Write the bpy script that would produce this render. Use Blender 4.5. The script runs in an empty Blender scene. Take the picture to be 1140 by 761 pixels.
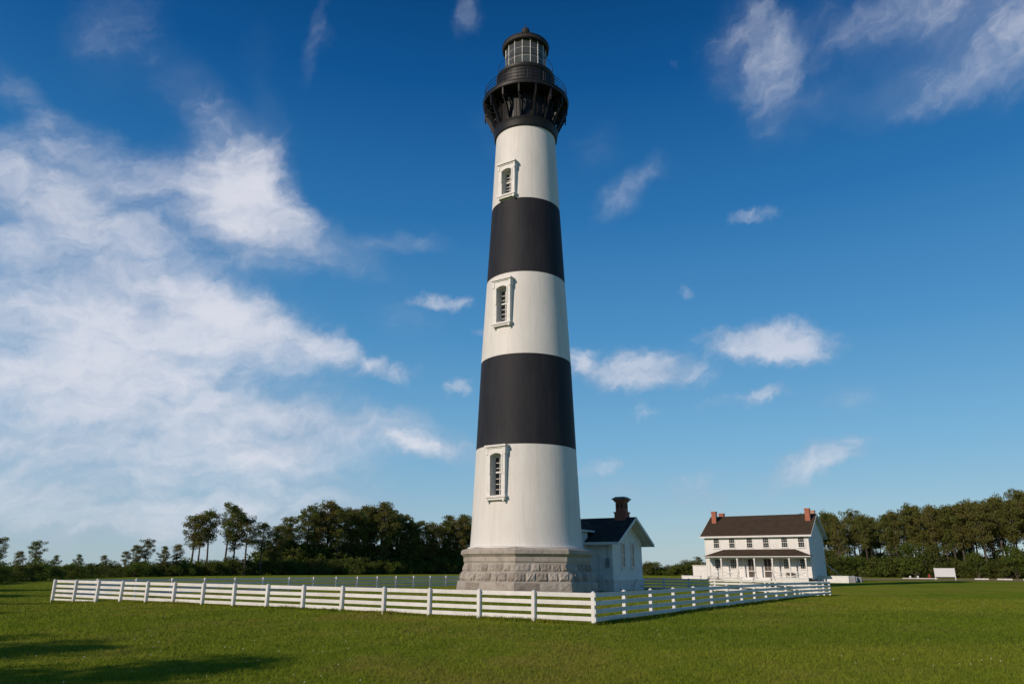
import bpy, math, random
import numpy as np
from mathutils import Vector, Matrix
R = math.radians
scene = bpy.context.scene
# ------------------------------------------------------------------ camera
EYE, PITCH, ROLL, FPX = 1.83, 0.30383, -0.00483, 802.4
cam = bpy.data.cameras.new("camera"); co = bpy.data.objects.new("camera", cam)
scene.collection.objects.link(co); scene.camera = co
cam.sensor_width = 36; cam.lens = FPX * 36 / 1140; cam.clip_end = 6000
co.matrix_world = (Matrix.Translation((0, 0, EYE)) @ Matrix.Rotation(math.pi/2 + PITCH, 4, 'X')
                   @ Matrix.Rotation(-ROLL, 4, 'Z'))
# ------------------------------------------------------------------ sun and exposure
SUN_AZ, SUN_EL = R(180 + 47), R(26)      # sun stands behind the camera, to its left
sun = bpy.data.lights.new("sun", 'SUN'); so = bpy.data.objects.new("sun", sun)
scene.collection.objects.link(so)
sun.energy = 3.9; sun.angle = R(0.5); sun.color = (1.0, 0.835, 0.68)
sd = Vector((math.sin(SUN_AZ) * math.cos(SUN_EL), math.cos(SUN_AZ) * math.cos(SUN_EL), math.sin(SUN_EL)))
so.rotation_euler = sd.to_track_quat('Z', 'Y').to_euler(); so.location = (-60, -60, 60)
scene.view_settings.view_transform = 'Standard'; scene.view_settings.look = 'None'
scene.view_settings.exposure = 0; scene.view_settings.gamma = 1; scene.view_settings.use_curve_mapping = False
# ------------------------------------------------------------------ world: sky with clouds
W = bpy.data.worlds.new("World"); scene.world = W; W.use_nodes = True
nt = W.node_tree; nt.nodes.clear()
def N(t, **k):
    n = nt.nodes.new(t)
    for a, b in k.items(): setattr(n, a, b)
    return n
def L(a, b): nt.links.new(a, b)
def val(s, v):
    if isinstance(v, (int, float)): s.default_value = v
    else: L(v, s)
def M(op, a, b=0.0, c=None, clamp=False):
    n = N('ShaderNodeMath', operation=op, use_clamp=clamp); val(n.inputs[0], a); val(n.inputs[1], b)
    if c is not None: val(n.inputs[2], c)
    return n.outputs[0]
def smooth(x, lo, hi, a=0.0, b=1.0):
    n = N('ShaderNodeMapRange', interpolation_type='SMOOTHSTEP'); val(n.inputs[0], x)
    for i, v in ((1, lo), (2, hi), (3, a), (4, b)): n.inputs[i].default_value = v
    return n.outputs[0]
sky = N('ShaderNodeTexSky', sky_type='NISHITA', sun_disc=False)
sky.sun_elevation = SUN_EL; sky.sun_rotation = SUN_AZ; sky.altitude = 0
sky.air_density = 1.0; sky.dust_density = 0.3; sky.ozone_density = 2.0
tc = N('ShaderNodeTexCoord'); sx = N('ShaderNodeSeparateXYZ'); L(tc.outputs['Generated'], sx.inputs[0])
az = M('ARCTAN2', sx.outputs[0], sx.outputs[1]); el = M('ARCSINE', sx.outputs[2])
cv = N('ShaderNodeCombineXYZ'); L(az, cv.inputs[0]); L(el, cv.inputs[1])
def noise(vec, scale, detail=6, rough=0.55, dist=0.0, sc=(1, 1, 1), rot=0, loc=(0, 0, 0)):
    m0 = N('ShaderNodeMapping'); L(vec, m0.inputs[0]); m0.inputs['Rotation'].default_value = (0, 0, rot)
    m = N('ShaderNodeMapping'); L(m0.outputs[0], m.inputs[0]); m.inputs['Scale'].default_value = sc; m.inputs['Location'].default_value = loc
    n = N('ShaderNodeTexNoise'); L(m.outputs[0], n.inputs['Vector'])
    n.inputs['Scale'].default_value = scale; n.inputs['Detail'].default_value = detail
    n.inputs['Roughness'].default_value = rough; n.inputs['Distortion'].default_value = dist
    return n
def vmath(op, a, b):
    n = N('ShaderNodeVectorMath', operation=op)
    for s, v in ((n.inputs[0], a), (n.inputs[1], b)):
        if isinstance(v, tuple): s.default_value = v
        else: L(v, s)
    return n.outputs[0]
def pix_ray(px, py):
    a, b = px - 570, py - 380.5
    c, s = math.cos(ROLL), math.sin(ROLL); u = c*a + s*b; v = -s*a + c*b
    x, y = u / FPX, -v / FPX
    return Vector((x, math.cos(PITCH) - y*math.sin(PITCH), math.sin(PITCH) + y*math.cos(PITCH)))
def azel(px, py):
    d = pix_ray(px, py).normalized(); return math.atan2(d.x, d.y), math.asin(d.z)
w1 = noise(cv.outputs[0], 4.0, 4, 0.55); w2 = noise(cv.outputs[0], 18.0, 5, 0.62)
warp = vmath('ADD', vmath('MULTIPLY', vmath('SUBTRACT', w1.outputs['Color'], (.5, .5, .5)), (.13, .09, 0)),
             vmath('MULTIPLY', vmath('SUBTRACT', w2.outputs['Color'], (.5, .5, .5)), (.06, .045, 0)))
cw = vmath('ADD', cv.outputs[0], warp)
def blobs(lst, src):
    tot = None
    for px, py, rx, ry, rot, s in lst:
        a0, e0 = azel(px, py)
        m = N('ShaderNodeMapping', vector_type='TEXTURE'); L(src, m.inputs[0])
        k = 1 / FPX * (0.9 if py > 250 else 0.85)
        m.inputs['Location'].default_value = (a0, e0, 0)
        m.inputs['Rotation'].default_value = (0, 0, -R(rot)); m.inputs['Scale'].default_value = (rx*k, ry*k, 1)
        ln = N('ShaderNodeVectorMath', operation='LENGTH'); L(m.outputs[0], ln.inputs[0])
        v = smooth(ln.outputs['Value'], 0.15, 1.45, s, 0.0)
        tot = v if tot is None else M('ADD', tot, v)
    return M('MINIMUM', tot, 1.15)
BIG = [(258, 200, 84, 62, 20, .98), (270, 190, 40, 30, 0, .25), (290, 262, 70, 45, 20, .75), (345, 268, 105, 34, 18, .6), (440, 268, 70, 16, 0, .5), (150, 195, 110, 34, 18, .7),
       (60, 215, 120, 50, 10, .6), (150, 262, 160, 45, 14, .5), (60, 275, 150, 50, 8, .5), (225, 130, 90, 40, 35, .34), (300, 150, 40, 60, -20, .26),
       (90, 345, 190, 55, 4, .95), (270, 378, 130, 42, 14, .85), (40, 400, 200, 50, 2, .6), (370, 400, 50, 22, 14, .5), (150, 460, 270, 60, 0, .74), (250, 445, 110, 24, 4, .35),
       (110, 535, 320, 70, 0, .66), (330, 510, 130, 36, 3, .42), (180, 590, 330, 34, 0, .40),
       (440, 482, 130, 26, 8, .50), (490, 500, 60, 16, 8, .5), (400, 560, 120, 22, 4, .22),
       (855, 60, 34, 110, 8, .34), (820, 30, 60, 60, 20, .2), (1100, 30, 130, 75, 15, .62), (990, 105, 100, 30, 12, .36), (1000, 15, 80, 24, 0, .34), (900, 40, 150, 60, 0, .24), (880, 120, 40, 40, 0, .2),
       (700, 205, 70, 24, -28, .50), (660, 160, 50, 40, -30, .18), (512, 2, 22, 36, 10, .30), (358, 50, 16, 56, 12, .32), (130, 30, 60, 70, 25, .24), (560, 160, 60, 50, 30, .14),
       (20, 100, 60, 22, 20, .34), (290, 60, 40, 50, 20, .14), (940, 440, 45, 22, 0, .3), (690, 540, 60, 26, 0, .3), (780, 590, 60, 24, 0, .2), (450, 360, 60, 30, 10, .2)]
SMALL = [(492, 338, 40, 12, 0, .95), (858, 378, 84, 28, 6, 1.15), (712, 412, 92, 28, 5, 1.05), (508, 428, 20, 12, 0, .65), (762, 328, 17, 10, 0, .5),
         (538, 370, 18, 8, 0, .6), (838, 237, 42, 12, -5, .5), (642, 398, 26, 16, 0, .5), (715, 458, 22, 15, 0, .45), (430, 414, 52, 15, 3, .62), (905, 508, 82, 24, -20, .66),
         (770, 545, 50, 30, -10, .52), (820, 445, 76, 11, -8, .46), (672, 520, 50, 14, 0, .5), (745, 70, 14, 8, 0, .3), (850, 437, 30, 12, -10, .4), (480, 492, 90, 10, 6, .26)]
w3 = vmath('ADD', cv.outputs[0], vmath('MULTIPLY', vmath('SUBTRACT', w2.outputs['Color'], (.5, .5, .5)), (.085, .045, 0)))
bb = blobs(BIG, cw); bs = blobs(SMALL, w3)
fa = noise(cw, 3.2, 9, 0.60, 0.5, (1, 3.6, 1), R(-24))                 # streaks falling to the right
fc = noise(cw, 2.6, 9, 0.60, 0.4, (1, 4.2, 1), R(-3), (7, 3, 0))       # low level bands
f2 = noise(cw, 15.0, 7, 0.62, 0.3, (1, 1.6, 1), R(-12), (3, 1, 0))
up = smooth(el, R(19), R(27))
f1 = N('ShaderNodeMix'); L(up, f1.inputs['Factor']); L(fc.outputs[0], f1.inputs['A']); L(fa.outputs[0], f1.inputs['B'])
fib = M('ADD', M('MULTIPLY', f1.outputs[0], .68), M('MULTIPLY', f2.outputs[0], .32))
db = smooth(M('ADD', M('MULTIPLY', bb, 1.0), M('MULTIPLY', M('SUBTRACT', fib, .5), 2.6)), -0.12, 1.55)
veil = M('MULTIPLY', smooth(bb, .03, .95), smooth(fib, .35, .70, .30, .74))
db = M('MAXIMUM', M('MULTIPLY', db, smooth(bb, 0.0, .42)), veil)
ds = smooth(M('ADD', bs, M('MULTIPLY', M('SUBTRACT', f2.outputs[0], .5), 1.5)), 0.12, 1.15)
ds = M('MULTIPLY', ds, smooth(bs, 0.0, .3))
dens = M('MINIMUM', M('ADD', M('MULTIPLY', db, .92), M('MULTIPLY', ds, .74)), .92)
# cloud body brightness: grey-lilac thin parts, white thick parts
sh = noise(cw, 4.0, 6, .58, .3, (1, 2.6, 1), R(-10), (5, 2, 0))
shade = smooth(M('ADD', M('ADD', M('MULTIPLY', sh.outputs[0], 1.0), M('MULTIPLY', f2.outputs[0], .45)), M('MULTIPLY', dens, .5)), .62, 1.28)
cm = N('ShaderNodeMix', data_type='RGBA'); L(shade, cm.inputs['Factor'])
cm.inputs['A'].default_value = (3.9, 4.8, 6.3, 1); cm.inputs['B'].default_value = (8.0, 8.1, 8.9, 1)
# sky tone: deep polarised blue overhead
hs = N('ShaderNodeHueSaturation'); L(sky.outputs[0], hs.inputs['Color']); hs.inputs['Saturation'].default_value = 1.42; hs.inputs['Value'].default_value = 1.0
el01 = M('DIVIDE', el, R(60), clamp=True)
rp_ = N('ShaderNodeValToRGB'); L(el01, rp_.inputs[0]); cr = rp_.color_ramp
def lin(c): c /= 255; return c/12.92 if c <= .04045 else ((c+.055)/1.055)**2.4
stops = [(0, (166, 192, 208)), (3, (152, 186, 208)), (9, (122, 176, 212)), (17.4, (82, 148, 199)), (27, (46, 116, 177)), (37, (16, 84, 148)), (44, (8, 64, 120)), (60, (6, 58, 112))]
while len(cr.elements) < len(stops): cr.elements.new(.5)
for e_, (d_, c_) in zip(cr.elements, stops): e_.position = d_/60; e_.color = (*[lin(v) for v in c_], 1)
hv = N('ShaderNodeVectorMath', operation='SCALE'); L(rp_.outputs[0], hv.inputs[0]); hv.inputs['Scale'].default_value = 1/.092
hz = N('ShaderNodeMix', data_type='RGBA'); hz.inputs['Factor'].default_value = .80; L(hs.outputs[0], hz.inputs['A']); L(hv.outputs[0], hz.inputs['B'])
mx = N('ShaderNodeMix', data_type='RGBA'); L(dens, mx.inputs['Factor']); L(hz.outputs['Result'], mx.inputs['A']); L(cm.outputs['Result'], mx.inputs['B'])
bg = N('ShaderNodeBackground'); L(mx.outputs['Result'], bg.inputs[0]); bg.inputs[1].default_value = 0.092
wo = N('ShaderNodeOutputWorld'); L(bg.outputs[0], wo.inputs[0])

# ------------------------------------------------------------------ helpers
rnd = random.Random(7)
COL = scene.collection
PHI = R(32.7)
AX = Vector((math.cos(PHI), -math.sin(PHI), 0)); NX = Vector((math.sin(PHI), math.cos(PHI), 0))
class MB:
    def __init__(s): s.v = []; s.f = []; s.m = []
    def poly(s, pts, m=0):
        i = len(s.v); s.v += [tuple(p) for p in pts]; s.f.append(tuple(range(i, i+len(pts)))); s.m.append(m)
    def hexa(s, p, m=0):      # p: 4 bottom (ccw from above) + 4 top
        i = len(s.v); s.v += [tuple(q) for q in p]
        for f in ((3, 2, 1, 0), (4, 5, 6, 7), (0, 1, 5, 4), (1, 2, 6, 5), (2, 3, 7, 6), (3, 0, 4, 7)):
            s.f.append(tuple(i+k for k in f)); s.m.append(m)
    def box(s, x0, x1, y0, y1, z0, z1, m=0):
        s.hexa([(x0,y0,z0),(x1,y0,z0),(x1,y1,z0),(x0,y1,z0),(x0,y0,z1),(x1,y0,z1),(x1,y1,z1),(x0,y1,z1)], m)
    def tube(s, pts, rads, n=6, m=0, cap=True):
        rings = []
        pts = [Vector(p) for p in pts]
        for k, p in enumerate(pts):
            d = (pts[min(k+1, len(pts)-1)] - pts[max(k-1, 0)]).normalized()
            u = d.cross(Vector((0, 0, 1)))
            if u.length < 1e-3: u = Vector((1, 0, 0))
            u.normalize(); w = d.cross(u); i = len(s.v)
            for j in range(n):
                t = 2*math.pi*j/n; s.v.append(tuple(p + (u*math.cos(t) + w*math.sin(t)) * rads[k]))
            rings.append(i)
        for a, b in zip(rings, rings[1:]):
            for j in range(n):
                s.f.append((a+j, a+(j+1) % n, b+(j+1) % n, b+j)); s.m.append(m)
        if cap:
            s.f.append(tuple(rings[0]+j for j in range(n))[::-1]); s.m.append(m)
            s.f.append(tuple(rings[-1]+j for j in range(n))); s.m.append(m)
    def lathe(s, prof, n=48, m=0, closed=False, mats=None):
        rings = []
        for r, z in prof:
            i = len(s.v); s.v += [(r*math.cos(2*math.pi*j/n), r*math.sin(2*math.pi*j/n), z) for j in range(n)]; rings.append(i)
        prs = list(zip(rings, rings[1:])) + ([(rings[-1], rings[0])] if closed else [])
        for k, (a, b) in enumerate(prs):
            for j in range(n):
                s.f.append((a+j, a+(j+1) % n, b+(j+1) % n, b+j)); s.m.append(mats[k] if mats else m)
    def prism(s, poly, a, b, axis='y', m=0):   # poly in the plane across axis, extruded a..b
        def P(u, w, t): return {'y': (u, t, w), 'x': (t, u, w), 'z': (u, w, t)}[axis]
        i = len(s.v); n = len(poly)
        s.v += [P(u, w, a) for u, w in poly] + [P(u, w, b) for u, w in poly]
        s.f.append(tuple(range(i, i+n))); s.f.append(tuple(range(i+2*n-1, i+n-1, -1))); s.m += [m, m]
        for j in range(n):
            s.f.append((i+j, i+n+j, i+n+(j+1) % n, i+(j+1) % n)); s.m.append(m)
    def build(s, name, mats, parent=None, smooth=False, recalc=True, loc=None):
        me = bpy.data.meshes.new(name); me.from_pydata(s.v, [], s.f)
        if not isinstance(mats, (list, tuple)): mats = [mats]
        for q in mats: me.materials.append(q)
        me.polygons.foreach_set('material_index', s.m)
        if recalc:
            import bmesh
            bm = bmesh.new(); bm.from_mesh(me); bmesh.ops.recalc_face_normals(bm, faces=bm.faces); bm.to_mesh(me); bm.free()
        if smooth: me.polygons.foreach_set('use_smooth', [True]*len(me.polygons))
        me.update(); o = bpy.data.objects.new(name, me); COL.objects.link(o)
        if parent: o.parent = parent
        if loc: o.location = loc
        return o
def tag(o, label=None, cat=None, group=None, kind=None):
    if label: o['label'] = label
    if cat: o['category'] = cat
    if group: o['group'] = group
    if kind: o['kind'] = kind
    return o
def thing(name, label, cat, loc=(0, 0, 0), rz=0, group=None):
    o = bpy.data.objects.new(name, None); COL.objects.link(o); o.location = loc; o.rotation_euler = (0, 0, rz)
    o.empty_display_size = .5
    return tag(o, label, cat, group)
def copy_tree(o, parent=None):
    c = o.copy(); COL.objects.link(c); c.parent = parent
    for ch in list(o.children): copy_tree(ch, c)
    return c
def bevel(o, w, seg=1):
    b = o.modifiers.new('bevel', 'BEVEL'); b.width = w; b.segments = seg; b.limit_method = 'ANGLE'; b.angle_limit = R(40); return o
# materials ------------------------------------------------------------
def mat(name, col, rough=.6, col2=None, nscale=3.0, bump=0.0, bscale=30, metal=0, spec=.5, obj_rand=0, sc=(1, 1, 1), amount=1.0, lo=.35, hi=.65):
    m = bpy.data.materials.new(name); m.use_nodes = True; t = m.node_tree; b = t.nodes['Principled BSDF']
    b.inputs['Base Color'].default_value = (*col, 1); b.inputs['Roughness'].default_value = rough
    b.inputs['Metallic'].default_value = metal; b.inputs['Specular IOR Level'].default_value = spec
    tcn = t.nodes.new('ShaderNodeTexCoord')
    if col2:
        mp = t.nodes.new('ShaderNodeMapping'); mp.inputs['Scale'].default_value = sc; t.links.new(tcn.outputs['Object'], mp.inputs[0])
        n = t.nodes.new('ShaderNodeTexNoise'); n.inputs['Scale'].default_value = nscale; n.inputs['Detail'].default_value = 6; n.inputs['Roughness'].default_value = .6
        t.links.new(mp.outputs[0], n.inputs['Vector'])
        r = t.nodes.new('ShaderNodeMapRange'); t.links.new(n.outputs[0], r.inputs[0]); r.inputs[1].default_value = lo; r.inputs[2].default_value = hi; r.inputs[4].default_value = amount
        x = t.nodes.new('ShaderNodeMix'); x.data_type = 'RGBA'; t.links.new(r.outputs[0], x.inputs['Factor'])
        x.inputs['A'].default_value = (*col, 1); x.inputs['B'].default_value = (*col2, 1)
        t.links.new(x.outputs['Result'], b.inputs['Base Color'])
    if bump:
        n2 = t.nodes.new('ShaderNodeTexNoise'); n2.inputs['Scale'].default_value = bscale; n2.inputs['Detail'].default_value = 5
        t.links.new(tcn.outputs['Object'], n2.inputs['Vector'])
        bp = t.nodes.new('ShaderNodeBump'); bp.inputs['Strength'].default_value = bump; bp.inputs['Distance'].default_value = .05
        t.links.new(n2.outputs[0], bp.inputs['Height']); t.links.new(bp.outputs[0], b.inputs['Normal'])
    return m
MT = {}
MT['fence'] = mat('fence_paint', (.70, .70, .685), .5, (.60, .60, .575), 2.2, .15, 12)
def per_object(m, lo=.86):
    t = m.node_tree; b = t.nodes['Principled BSDF']; l = b.inputs['Base Color'].links[0]; src = l.from_socket
    oi = t.nodes.new('ShaderNodeObjectInfo'); mr = t.nodes.new('ShaderNodeMapRange'); mr.inputs[3].default_value = lo; t.links.new(oi.outputs['Random'], mr.inputs[0])
    vm = t.nodes.new('ShaderNodeVectorMath'); vm.operation = 'SCALE'; t.links.new(src, vm.inputs[0]); t.links.new(mr.outputs[0], vm.inputs['Scale']); t.links.new(vm.outputs[0], b.inputs['Base Color'])
per_object(MT['fence'])
MT['white'] = mat('white_paint', (.70, .70, .685), .55, (.60, .60, .58), 1.5)
MT['trim'] = mat('white_trim', (.68, .67, .645), .55, (.58, .57, .54), 3)
MT['shaft_w'] = mat('tower_white_paint', (.63, .615, .585), .6, (.555, .54, .505), .8, .25, 6, sc=(1, 1, .35), lo=.42, hi=.75)
MT['shaft_b'] = mat('tower_black_paint', (.014, .0145, .019), .65, (.020, .0205, .025), .9, .25, 6, sc=(1, 1, .35), spec=.2)
def streaks(m, col, amt):
    t = m.node_tree; b = t.nodes['Principled BSDF']; src = b.inputs['Base Color'].links[0].from_socket; tcn = t.nodes['Texture Coordinate']
    mp = t.nodes.new('ShaderNodeMapping'); mp.inputs['Scale'].default_value = (2.2, 2.2, .10); t.links.new(tcn.outputs['Object'], mp.inputs[0])
    n = t.nodes.new('ShaderNodeTexNoise'); n.inputs['Scale'].default_value = 1.5; n.inputs['Detail'].default_value = 7; n.inputs['Roughness'].default_value = .65; t.links.new(mp.outputs[0], n.inputs['Vector'])
    mr = t.nodes.new('ShaderNodeMapRange'); mr.inputs[1].default_value = .52; mr.inputs[2].default_value = .78; mr.inputs[4].default_value = amt; t.links.new(n.outputs[0], mr.inputs[0])
    x = t.nodes.new('ShaderNodeMix'); x.data_type = 'RGBA'; t.links.new(mr.outputs[0], x.inputs['Factor']); t.links.new(src, x.inputs['A']); x.inputs['B'].default_value = (*col, 1); t.links.new(x.outputs['Result'], b.inputs['Base Color'])
streaks(MT['shaft_w'], (.40, .37, .32), .45); streaks(MT['shaft_b'], (.034, .033, .034), .6)
MT['iron'] = mat('black_iron', (.008, .008, .0095), .5, (.014, .0135, .014), 4, .2, 20, spec=.3)
MT['rust'] = mat('rusty_iron', (.020, .011, .009), .75, (.009, .009, .0095), 5)
MT['mullion'] = mat('pale_mullion', (.62, .62, .60), .45, (.4, .4, .38), 4)
MT['brick'] = mat('red_brick', (.27, .085, .05), .8, (.19, .06, .04), 4, .3, 18)
MT['brick_sun'] = mat('sunlit_red_brick', (.38, .13, .075), .8, (.28, .09, .055), 4, .3, 18)  # red brick again, sunlight put into the colour for the keepers' house chimneys
MT['brick_pale'] = mat('tan_brick', (.45, .27, .17), .8, (.34, .2, .13), 4, .3, 18)
MT['concrete'] = mat('white_concrete', (.62, .60, .55), .85, (.48, .46, .42), 1.6)
MT['grey_metal'] = mat('grey_metal', (.25, .26, .28), .5, (.18, .19, .21), 4)
MT['bark'] = mat('pine_bark', (.085, .062, .045), .9, (.045, .034, .026), 3, sc=(1, 1, .3))
MT['red'] = mat('red_paint', (.35, .03, .02), .5)
MT['dirt'] = mat('dirt_road', (.27, .195, .125), .95, (.17, .15, .10), .12, .3, 4, spec=0)
MT['panel'] = mat('sign_panel', (.72, .71, .72), .4, (.66, .65, .67), 1.5)
def shingle():
    m = mat('roof_shingle', (.042, .029, .018), .95, (.064, .045, .028), 1.1, .0, lo=.3, hi=.7, spec=.2)
    t = m.node_tree; b = t.nodes['Principled BSDF']; tcn = t.nodes['Texture Coordinate']
    br = t.nodes.new('ShaderNodeTexBrick'); br.inputs['Scale'].default_value = 1; br.inputs['Brick Width'].default_value = .3; br.inputs['Row Height'].default_value = .14
    br.inputs['Mortar Size'].default_value = .012; t.links.new(tcn.outputs['Object'], br.inputs['Vector'])
    bp = t.nodes.new('ShaderNodeBump'); bp.inputs['Strength'].default_value = .5; bp.inputs['Distance'].default_value = .02; bp.invert = True
    t.links.new(br.outputs['Fac'], bp.inputs['Height']); t.links.new(bp.outputs[0], b.inputs['Normal'])
    return m
MT['shingle'] = shingle()
MT['slate'] = mat('dark_slate', (.034, .030, .026), .95, (.062, .060, .042), .9, .3, 8, lo=.45, hi=.7, spec=.2)
def siding():
    m = mat('white_clapboard', (.69, .68, .66), .6, (.62, .61, .585), .9)
    t = m.node_tree; b = t.nodes['Principled BSDF']; tcn = t.nodes['Texture Coordinate']
    w = t.nodes.new('ShaderNodeTexWave'); w.wave_type = 'BANDS'; w.bands_direction = 'Z'; w.wave_profile = 'SAW'; w.inputs['Scale'].default_value = 2.2
    t.links.new(tcn.outputs['Object'], w.inputs['Vector'])
    bp = t.nodes.new('ShaderNodeBump'); bp.inputs['Strength'].default_value = .35; bp.inputs['Distance'].default_value = .02
    t.links.new(w.outputs[0], bp.inputs['Height']); t.links.new(bp.outputs[0], b.inputs['Normal']); return m
MT['siding'] = siding()
def glass_dark(name, col=(.012, .014, .016)):
    m = bpy.data.materials.new(name); m.use_nodes = True; b = m.node_tree.nodes['Principled BSDF']
    b.inputs['Base Color'].default_value = (*col, 1); b.inputs['Roughness'].default_value = .08; b.inputs['Specular IOR Level'].default_value = .5; return m
MT['pane'] = glass_dark('window_glass')
def lantern_glass():
    m = bpy.data.materials.new('lantern_glass'); m.use_nodes = True; t = m.node_tree; t.nodes.clear()
    o = t.nodes.new('ShaderNodeOutputMaterial'); g = t.nodes.new('ShaderNodeBsdfGlossy'); g.inputs['Roughness'].default_value = .05; g.inputs['Color'].default_value = (.9, .95, .95, 1)
    tr = t.nodes.new('ShaderNodeBsdfTransparent'); tr.inputs['Color'].default_value = (.80, .84, .82, 1)
    d = t.nodes.new('ShaderNodeBsdfDiffuse'); d.inputs['Color'].default_value = (.5, .52, .5, 1)
    lw = t.nodes.new('ShaderNodeFresnel'); lw.inputs[0].default_value = 1.5
    a = t.nodes.new('ShaderNodeMixShader'); t.links.new(lw.outputs[0], a.inputs[0]); t.links.new(tr.outputs[0], a.inputs[1]); t.links.new(g.outputs[0], a.inputs[2])
    b = t.nodes.new('ShaderNodeMixShader'); b.inputs[0].default_value = .12; t.links.new(a.outputs[0], b.inputs[1]); t.links.new(d.outputs[0], b.inputs[2])
    t.links.new(b.outputs[0], o.inputs[0]); return m
MT['lantern'] = lantern_glass()
def lens_mat():
    m = bpy.data.materials.new('lens_prism_glass'); m.use_nodes = True; b = m.node_tree.nodes['Principled BSDF']
    b.inputs['Base Color'].default_value = (.35, .42, .38, 1); b.inputs['Roughness'].default_value = .1; b.inputs['Transmission Weight'].default_value = .55; b.inputs['IOR'].default_value = 1.5; return m
MT['lens'] = lens_mat()
def stone():
    m = mat('granite', (.385, .345, .30), .85, (.27, .242, .21), 1.6, .6, 9, lo=.3, hi=.72)
    t = m.node_tree; b = t.nodes['Principled BSDF']; x = [n for n in t.nodes if n.type == 'MIX'][0]; tcn = t.nodes['Texture Coordinate']
    n = t.nodes.new('ShaderNodeTexNoise'); n.inputs['Scale'].default_value = .55; n.inputs['Detail'].default_value = 8; n.inputs['Roughness'].default_value = .7
    t.links.new(tcn.outputs['Object'], n.inputs['Vector'])
    r = t.nodes.new('ShaderNodeMapRange'); r.inputs[1].default_value = .55; r.inputs[2].default_value = .72; r.inputs[4].default_value = .6; t.links.new(n.outputs[0], r.inputs[0])
    y = t.nodes.new('ShaderNodeMix'); y.data_type = 'RGBA'; t.links.new(r.outputs[0], y.inputs['Factor']); t.links.new(x.outputs['Result'], y.inputs['A']); y.inputs['B'].default_value = (.11, .095, .08, 1)
    t.links.new(y.outputs['Result'], b.inputs['Base Color']); return m
MT['stone'] = stone()
MT['mortar'] = mat('granite_joint', (.40, .365, .32), .9, (.32, .29, .26), 3)
def foliage(name, c1, c2, c3, trans=.25):
    m = bpy.data.materials.new(name); m.use_nodes = True; t = m.node_tree; t.nodes.clear()
    o = t.nodes.new('ShaderNodeOutputMaterial'); oi = t.nodes.new('ShaderNodeObjectInfo'); tcn = t.nodes.new('ShaderNodeTexCoord')
    n = t.nodes.new('ShaderNodeTexNoise'); n.inputs['Scale'].default_value = .55; n.inputs['Detail'].default_value = 5; t.links.new(tcn.outputs['Object'], n.inputs['Vector'])
    mr = t.nodes.new('ShaderNodeMapRange'); mr.inputs[1].default_value = .35; mr.inputs[2].default_value = .65; t.links.new(n.outputs[0], mr.inputs[0])
    x = t.nodes.new('ShaderNodeMix'); x.data_type = 'RGBA'; t.links.new(mr.outputs[0], x.inputs['Factor']); x.inputs['A'].default_value = (*c1, 1); x.inputs['B'].default_value = (*c2, 1)
    m2 = t.nodes.new('ShaderNodeMath'); m2.operation = 'MULTIPLY'; t.links.new(oi.outputs['Random'], m2.inputs[0]); m2.inputs[1].default_value = .75
    y = t.nodes.new('ShaderNodeMix'); y.data_type = 'RGBA'; t.links.new(m2.outputs[0], y.inputs['Factor']); t.links.new(x.outputs['Result'], y.inputs['A']); y.inputs['B'].default_value = (*c3, 1)
    d = t.nodes.new('ShaderNodeBsdfDiffuse'); tl = t.nodes.new('ShaderNodeBsdfTranslucent'); ms = t.nodes.new('ShaderNodeMixShader'); ms.inputs[0].default_value = trans
    t.links.new(y.outputs['Result'], d.inputs[0]); t.links.new(y.outputs['Result'], tl.inputs[0]); t.links.new(d.outputs[0], ms.inputs[1]); t.links.new(tl.outputs[0], ms.inputs[2])
    t.links.new(ms.outputs[0], o.inputs[0]); return m
MT['needles'] = foliage('pine_needles', (.098, .145, .032), (.160, .168, .048), (.190, .150, .050), .38)
MT['leaves'] = foliage('shrub_leaves', (.070, .115, .020), (.145, .180, .035), (.095, .098, .032), .35)
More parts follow.
